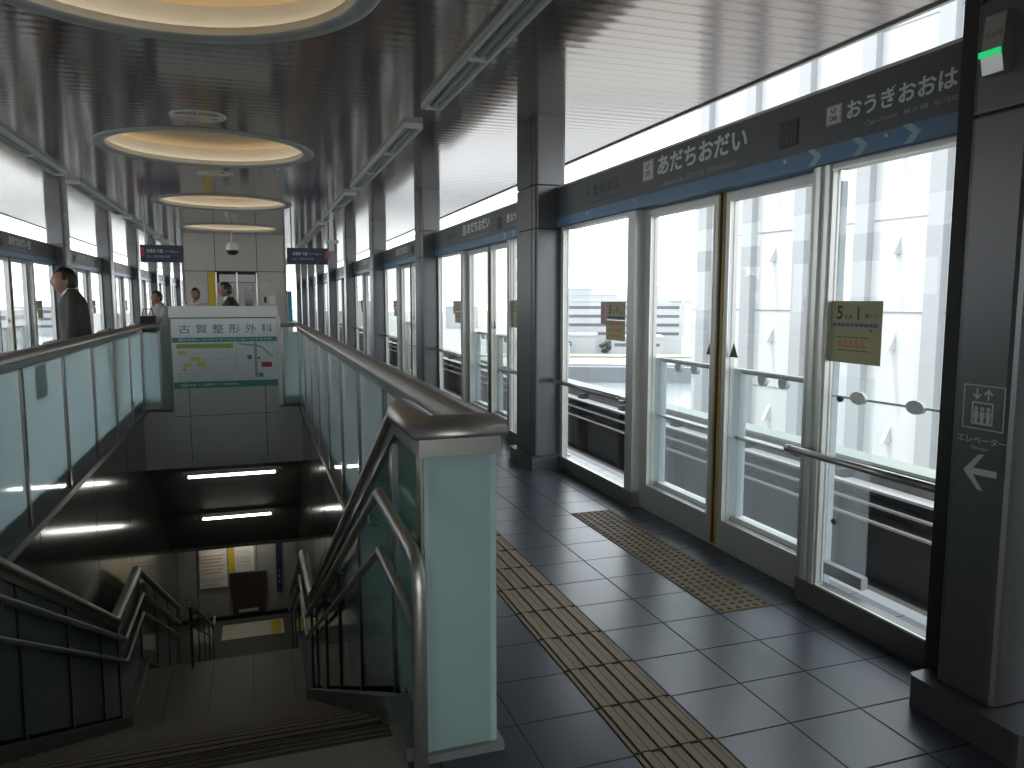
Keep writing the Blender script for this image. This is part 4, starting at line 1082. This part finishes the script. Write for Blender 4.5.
    tm = remesh([skin_mesh(tv, te, tr)], .014); tm.transform(T); add(tm, 'trousers', bottom)
    for s, st in ((-1, .14), (1, -.12)):
        bm = bmesh.new(); bmesh.ops.create_uvsphere(bm, u_segments=16, v_segments=10, radius=1, matrix=Matrix.Translation((st+.065, s*.095, .045)) @ Matrix.Diagonal((.145, .052, .045, 1)))
        sm = bpy.data.meshes.new('shoe'); bm.to_mesh(sm); bm.free(); sm.transform(T); add(sm, 'shoe', 'shoe')
    return t
person((-2.02, 10.5, 0), math.radians(196), 1.12, 'man in a dark olive jacket and white collar walking behind the left balustrade', 'jacket', 'trouser', 'shirt', lean=.08, hk=1.16, hz=-.045)
person((-.28, 13.95, 0), math.radians(192), 1.065, 'man in a black suit facing left behind the clinic sign', 'suit', 'trouser', 'shirt', lean=.16, arm=(.3, .3))
person((-1.05, 16.6, 0), math.radians(250), 1.03, 'dark haired person in a pale pink top standing before the booth', 'pinkcloth', 'trouser', None, hair_long=1)
p4 = person((-1.66, 15.9, 0), math.radians(215), .99, 'dark haired person in a grey top at the left end of the clinic sign', 'greycloth', 'trouser', None, arm=(.6, .6))
t = thing('shoulder_bag', (-1.78, 15.6, 1.0), 'black bag held by the person in the grey top', 'bag')
MB().box(-1.96, -1.70, 15.52, 15.66, .95, 1.25).build('bag_body', 'suit', t, .03); MB().tube([(-1.93, 15.59, 1.24), (-1.90, 15.59, 1.38), (-1.76, 15.59, 1.38), (-1.73, 15.59, 1.24)], .010, 8).build('strap', 'suit', t)

# ------------------------------------------------------------------ outside: guideways, building, river, city
for s, side in ((1, 'right'), (-1, 'left')):
    def b(m, x0, x1, z0, z1, ya=-12, yb=90): return m.box(mx(x0, s), mx(x1, s), ya, yb, z0, z1)
    t = thing('guideway', (mx(4.4, s), 20, -1.2), f'concrete guideway trough with guide rails beyond the {side} doors', 'guideway', 'guideways', 'thing')
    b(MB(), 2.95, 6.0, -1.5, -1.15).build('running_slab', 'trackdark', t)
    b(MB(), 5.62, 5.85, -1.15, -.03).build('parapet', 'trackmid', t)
    b(MB(), 5.58, 5.88, -.03, .0).build('parapet_cap', 'curb', t)
    for z in (-.20, -.34, -.50):
        m = MB(); b(m, 5.36, 5.44, z-.012, z+.012); b(m, 5.44, 5.62, z-.03, z-.01); m.build('guide_rail', 'railgrey', t)
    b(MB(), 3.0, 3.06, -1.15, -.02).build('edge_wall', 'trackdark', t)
    b(MB(), 2.98, 3.10, -.06, -.005, Y0, Y1).build('edge_coping', 'edgeconc', t)
    m = MB()
    for i in range(24):
        y = -2+i*1.6; b(m, 5.46, 5.62, -1.1, -.12, y, y+.06)
    m.build('rail_bracket', 'trackdark', t)

# white building with pilasters, joints and small fins, beyond the right guideway
ang = math.radians(7.3); u = V((-math.sin(ang), math.cos(ang), 0)); n = V((-u.y, u.x, 0)); P0 = V((22.54, 21.04, 0))
# n points toward the track (-X side)
BR = Matrix(((u.x, n.x, 0, P0.x), (u.y, n.y, 0, P0.y), (0, 0, 1, 0), (0, 0, 0, 1)))
t = thing('white_building', P0, 'large white windowless building with pilasters and small fins beyond the right doors', 'building', None, 'thing')
def bl(name, mat, shapes):
    m = MB()
    for q in shapes: q(m)
    bmesh.ops.transform(m.bm, matrix=BR, verts=m.bm.verts); return m.build(name, mat, t)
bl('wall', 'bldg', [lambda m: m.box(-30, 12.6, -14, 0, -12, 16)])
bl('pilaster', 'pilaster', [lambda m, a=a: m.box(a-.3, a+.3, 0, .35, -12, 16) for a in [11.65-3.03*i for i in range(13)]])
bl('panel_joint', 'joint', [lambda m, z=z: m.box(-30, 12.6, 0, .012, z-.03, z+.03) for z in (-9.1, -5.7, -2.3, 1.085, 4.48, 7.88, 11.3)])
for a in [10.25-3.03*i for i in range(8)]:
    for z in (-6.95, -3.45, 0.0, 3.5, 7.0):
        bl('fin', 'bldg', [lambda m: m.prism([(a-.08, 0, z-.3), (a-.08, 0, z+.36), (a-.08, .40, z-.3)], (.16, 0, 0))])

struct(MB().box(-600, 700, -300, 900, -13, -12.5).build('ground_outside', 'ground'))
e1 = V((math.sin(math.radians(25)), math.cos(math.radians(25)), 0)); e2 = V((e1.y, -e1.x, 0))
def oriented(name, mat, parent, d0, d1, l0, l1, z0, z1):
    c = [e1*d0+e2*l0, e1*d0+e2*l1, e1*d1+e2*l1, e1*d1+e2*l0]
    return MB().prism([(p.x, p.y, z0) for p in c], (0, 0, z1-z0)).build(name, mat, parent)
tag(oriented('river', 'water', None, 70, 124, -60, 160, -12.5, -11.8), 'pale river seen through the first fixed pane', 'river', kind='stuff')
t = thing('river_wall', e1*124, 'grey river embankment wall across the water', 'embankment', None, 'thing')
oriented('wall_face', 'riverwall', t, 124, 126, -120, 160, -12.4, -9.3); oriented('walkway', 'edgeconc', t, 126, 140, -120, 160, -12.4, -9.0)
oriented('grass_verge', 'verge', t, 140, 146, -120, 160, -12.4, -8.7)

def city(d, l, w, dep, z1, lab, mat='citywhite', floors=0, name='city_building', bs=2.6):
    t = thing(name, e1*d+e2*l+V((0, 0, -12.5)), lab, 'building', 'city buildings beyond the river', 'thing')
    oriented('wall', mat, t, d, d+dep, l-w/2, l+w/2, -12.5, z1)
    oriented('roof_edge', 'citygrey', t, d-.2, d+dep+.2, l-w/2-.2, l+w/2+.2, z1, z1+.4)
    for i in range(floors if d < 200 else 0):
        z = z1-1.3-i*bs
        oriented('window_band', 'cityband', t, d-.05, d, l-w/2+.6, l+w/2-.6, z-.3, z+.3)
    return t
city(165, 3, 30, 14, 1.2, 'white five storey building with dark window bands across the river', floors=4, bs=1.85)
city(152, -11, 22, 8, -5.6, 'low white roofed hall in front of the banded building', floors=0)
city(152, 8, 10, 8, -6.0, 'small white shed right of the low hall', floors=1)
city(175, 32, 16, 12, -1.5, 'pale grey block right of the banded building', 'citygrey', 2)
city(240, 42, 26, 20, 1.0, 'broad white block seen through the nearer door', floors=2)
city(320, -10, 20, 20, 6.0, 'hazy pale tower left of the banded building', 'citygrey', 3)
city(380, 62, 14, 20, 11.0, 'slim hazy tower seen through the farther door leaf', 'citygrey', 3)
city(360, 30, 18, 18, 7.5, 'hazy pale grey tower behind the banded building', 'citygrey', 2)
for i in range(14):
    d = 260+random.random()*260; l = -150+i*26+random.uniform(-8, 8)
    city(d, l, random.uniform(12, 26), 16, random.uniform(-4, 5), f'pale distant city block, {ORD[i % 10]}{" far" if i > 9 else ""} along the skyline', 'citygrey' if i % 2 else 'citywhite', 2)
for i, (d, l) in enumerate(((150, -6), (149, 2))):
    t = thing('tree', e1*d+e2*l+V((0, 0, -9)), ('dark round tree on the far river bank', 'second dark round tree on the far river bank, to the right')[i], 'tree')
    c = e1*d+e2*l; m = MB()
    for q in range(14): m.ball((c.x+random.uniform(-.9, .9), c.y+random.uniform(-.9, .9), -7.4+random.uniform(-.8, .9)), random.uniform(.35, .6), u=10, v=7)
    m.build('crown', 'leaf', t); MB().tube([(c.x, c.y, -9), (c.x, c.y, -7.4)], .15, 8).build('trunk', 'door', t)
c = e1*128+e2*-4.5
t = thing('lamp_post', (c.x, c.y, -9), 'slim white lamp post at the river edge', 'lamp post')
MB().tube([(c.x, c.y, -9), (c.x, c.y, -5.8)], .12, 8).build('pole', 'citywhite', t); MB().box(c.x-.5, c.x+.2, c.y-.15, c.y+.15, -5.85, -5.7).build('lamp_head', 'citygrey', t)
# left side skyline
for i in range(12):
    x = -60-random.random()*80; y = 60+i*26
    t = thing('city_building', (x, y, -12.5), f'pale block beyond the left doors, {ORD[i % 10]}{" far" if i > 9 else ""} from the camera', 'building', 'city buildings beyond the left doors', 'thing')
    z1 = random.uniform(-3, 3.5)
    box('wall', 'citygrey' if i % 2 else 'citywhite', t, x-9, x+9, y-10, y+10, -12.5, z1)
    box('roof_edge', 'citygrey', t, x-9.2, x+9.2, y-10.2, y+10.2, z1, z1+.4)
    m = MB()
    for q in range(3): m.box(x+9, x+9.05, y-9, y+9, z1-2-q*2.8, z1-1-q*2.8)
    for q in range(3): m.box(x-8, x+8, y-10.05, y-10, z1-2-q*2.8, z1-1-q*2.8)
    m.build('window_band', 'cityband', t)

# ------------------------------------------------------------------ light
w = bpy.data.worlds.new('hazy sky'); bpy.context.scene.world = w; w.use_nodes = True
nt = w.node_tree; nt.nodes.clear()
out = nt.nodes.new('ShaderNodeOutputWorld'); bg = nt.nodes.new('ShaderNodeBackground')
tc = nt.nodes.new('ShaderNodeTexCoord'); sp_ = nt.nodes.new('ShaderNodeSeparateXYZ'); rp = nt.nodes.new('ShaderNodeValToRGB')
rp.color_ramp.elements[0].position = .0; rp.color_ramp.elements[0].color = (.94, .975, 1.0, 1)
rp.color_ramp.elements[1].position = .8; rp.color_ramp.elements[1].color = (.80, .90, 1.0, 1)
nt.links.new(tc.outputs['Generated'], sp_.inputs[0]); nt.links.new(sp_.outputs['Z'], rp.inputs[0]); nt.links.new(rp.outputs[0], bg.inputs[0])
bg.inputs[1].default_value = 4.0
nt.links.new(bg.outputs[0], out.inputs[0])
sd = bpy.data.lights.new('sun', 'SUN'); sd.energy = 8.0; sd.angle = math.radians(3); sd.color = (1, .96, .90)
so = bpy.data.objects.new('sun', sd); C.objects.link(so); so.location = (-20, 20, 40)
dirv = V((.17, -.12, -.97)); so.rotation_euler = dirv.to_track_quat('-Z', 'Y').to_euler()

# ------------------------------------------------------------------ camera
cam = bpy.data.cameras.new('camera'); cam.sensor_width = 36; cam.lens = 763.8/1024*36; cam.clip_end = 2000; cam.clip_start = .02
co = bpy.data.objects.new('camera', cam); C.objects.link(co); co.location = (0, 0, 1.55)
yaw, pitch = .326545, -.109919
fw = V((math.sin(yaw)*math.cos(pitch), math.cos(yaw)*math.cos(pitch), math.sin(pitch)))
co.rotation_euler = fw.to_track_quat('-Z', 'Y').to_euler()
S = bpy.context.scene; S.camera = co
S.view_settings.view_transform = 'Standard'; S.view_settings.look = 'None'; S.view_settings.gamma = 1; S.view_settings.exposure = 0
S.view_settings.use_curve_mapping = False
S.cycles.max_bounces = 10; S.cycles.diffuse_bounces = 5; S.cycles.glossy_bounces = 5; S.cycles.transparent_max_bounces = 24
S.cycles.sample_clamp_indirect = 6
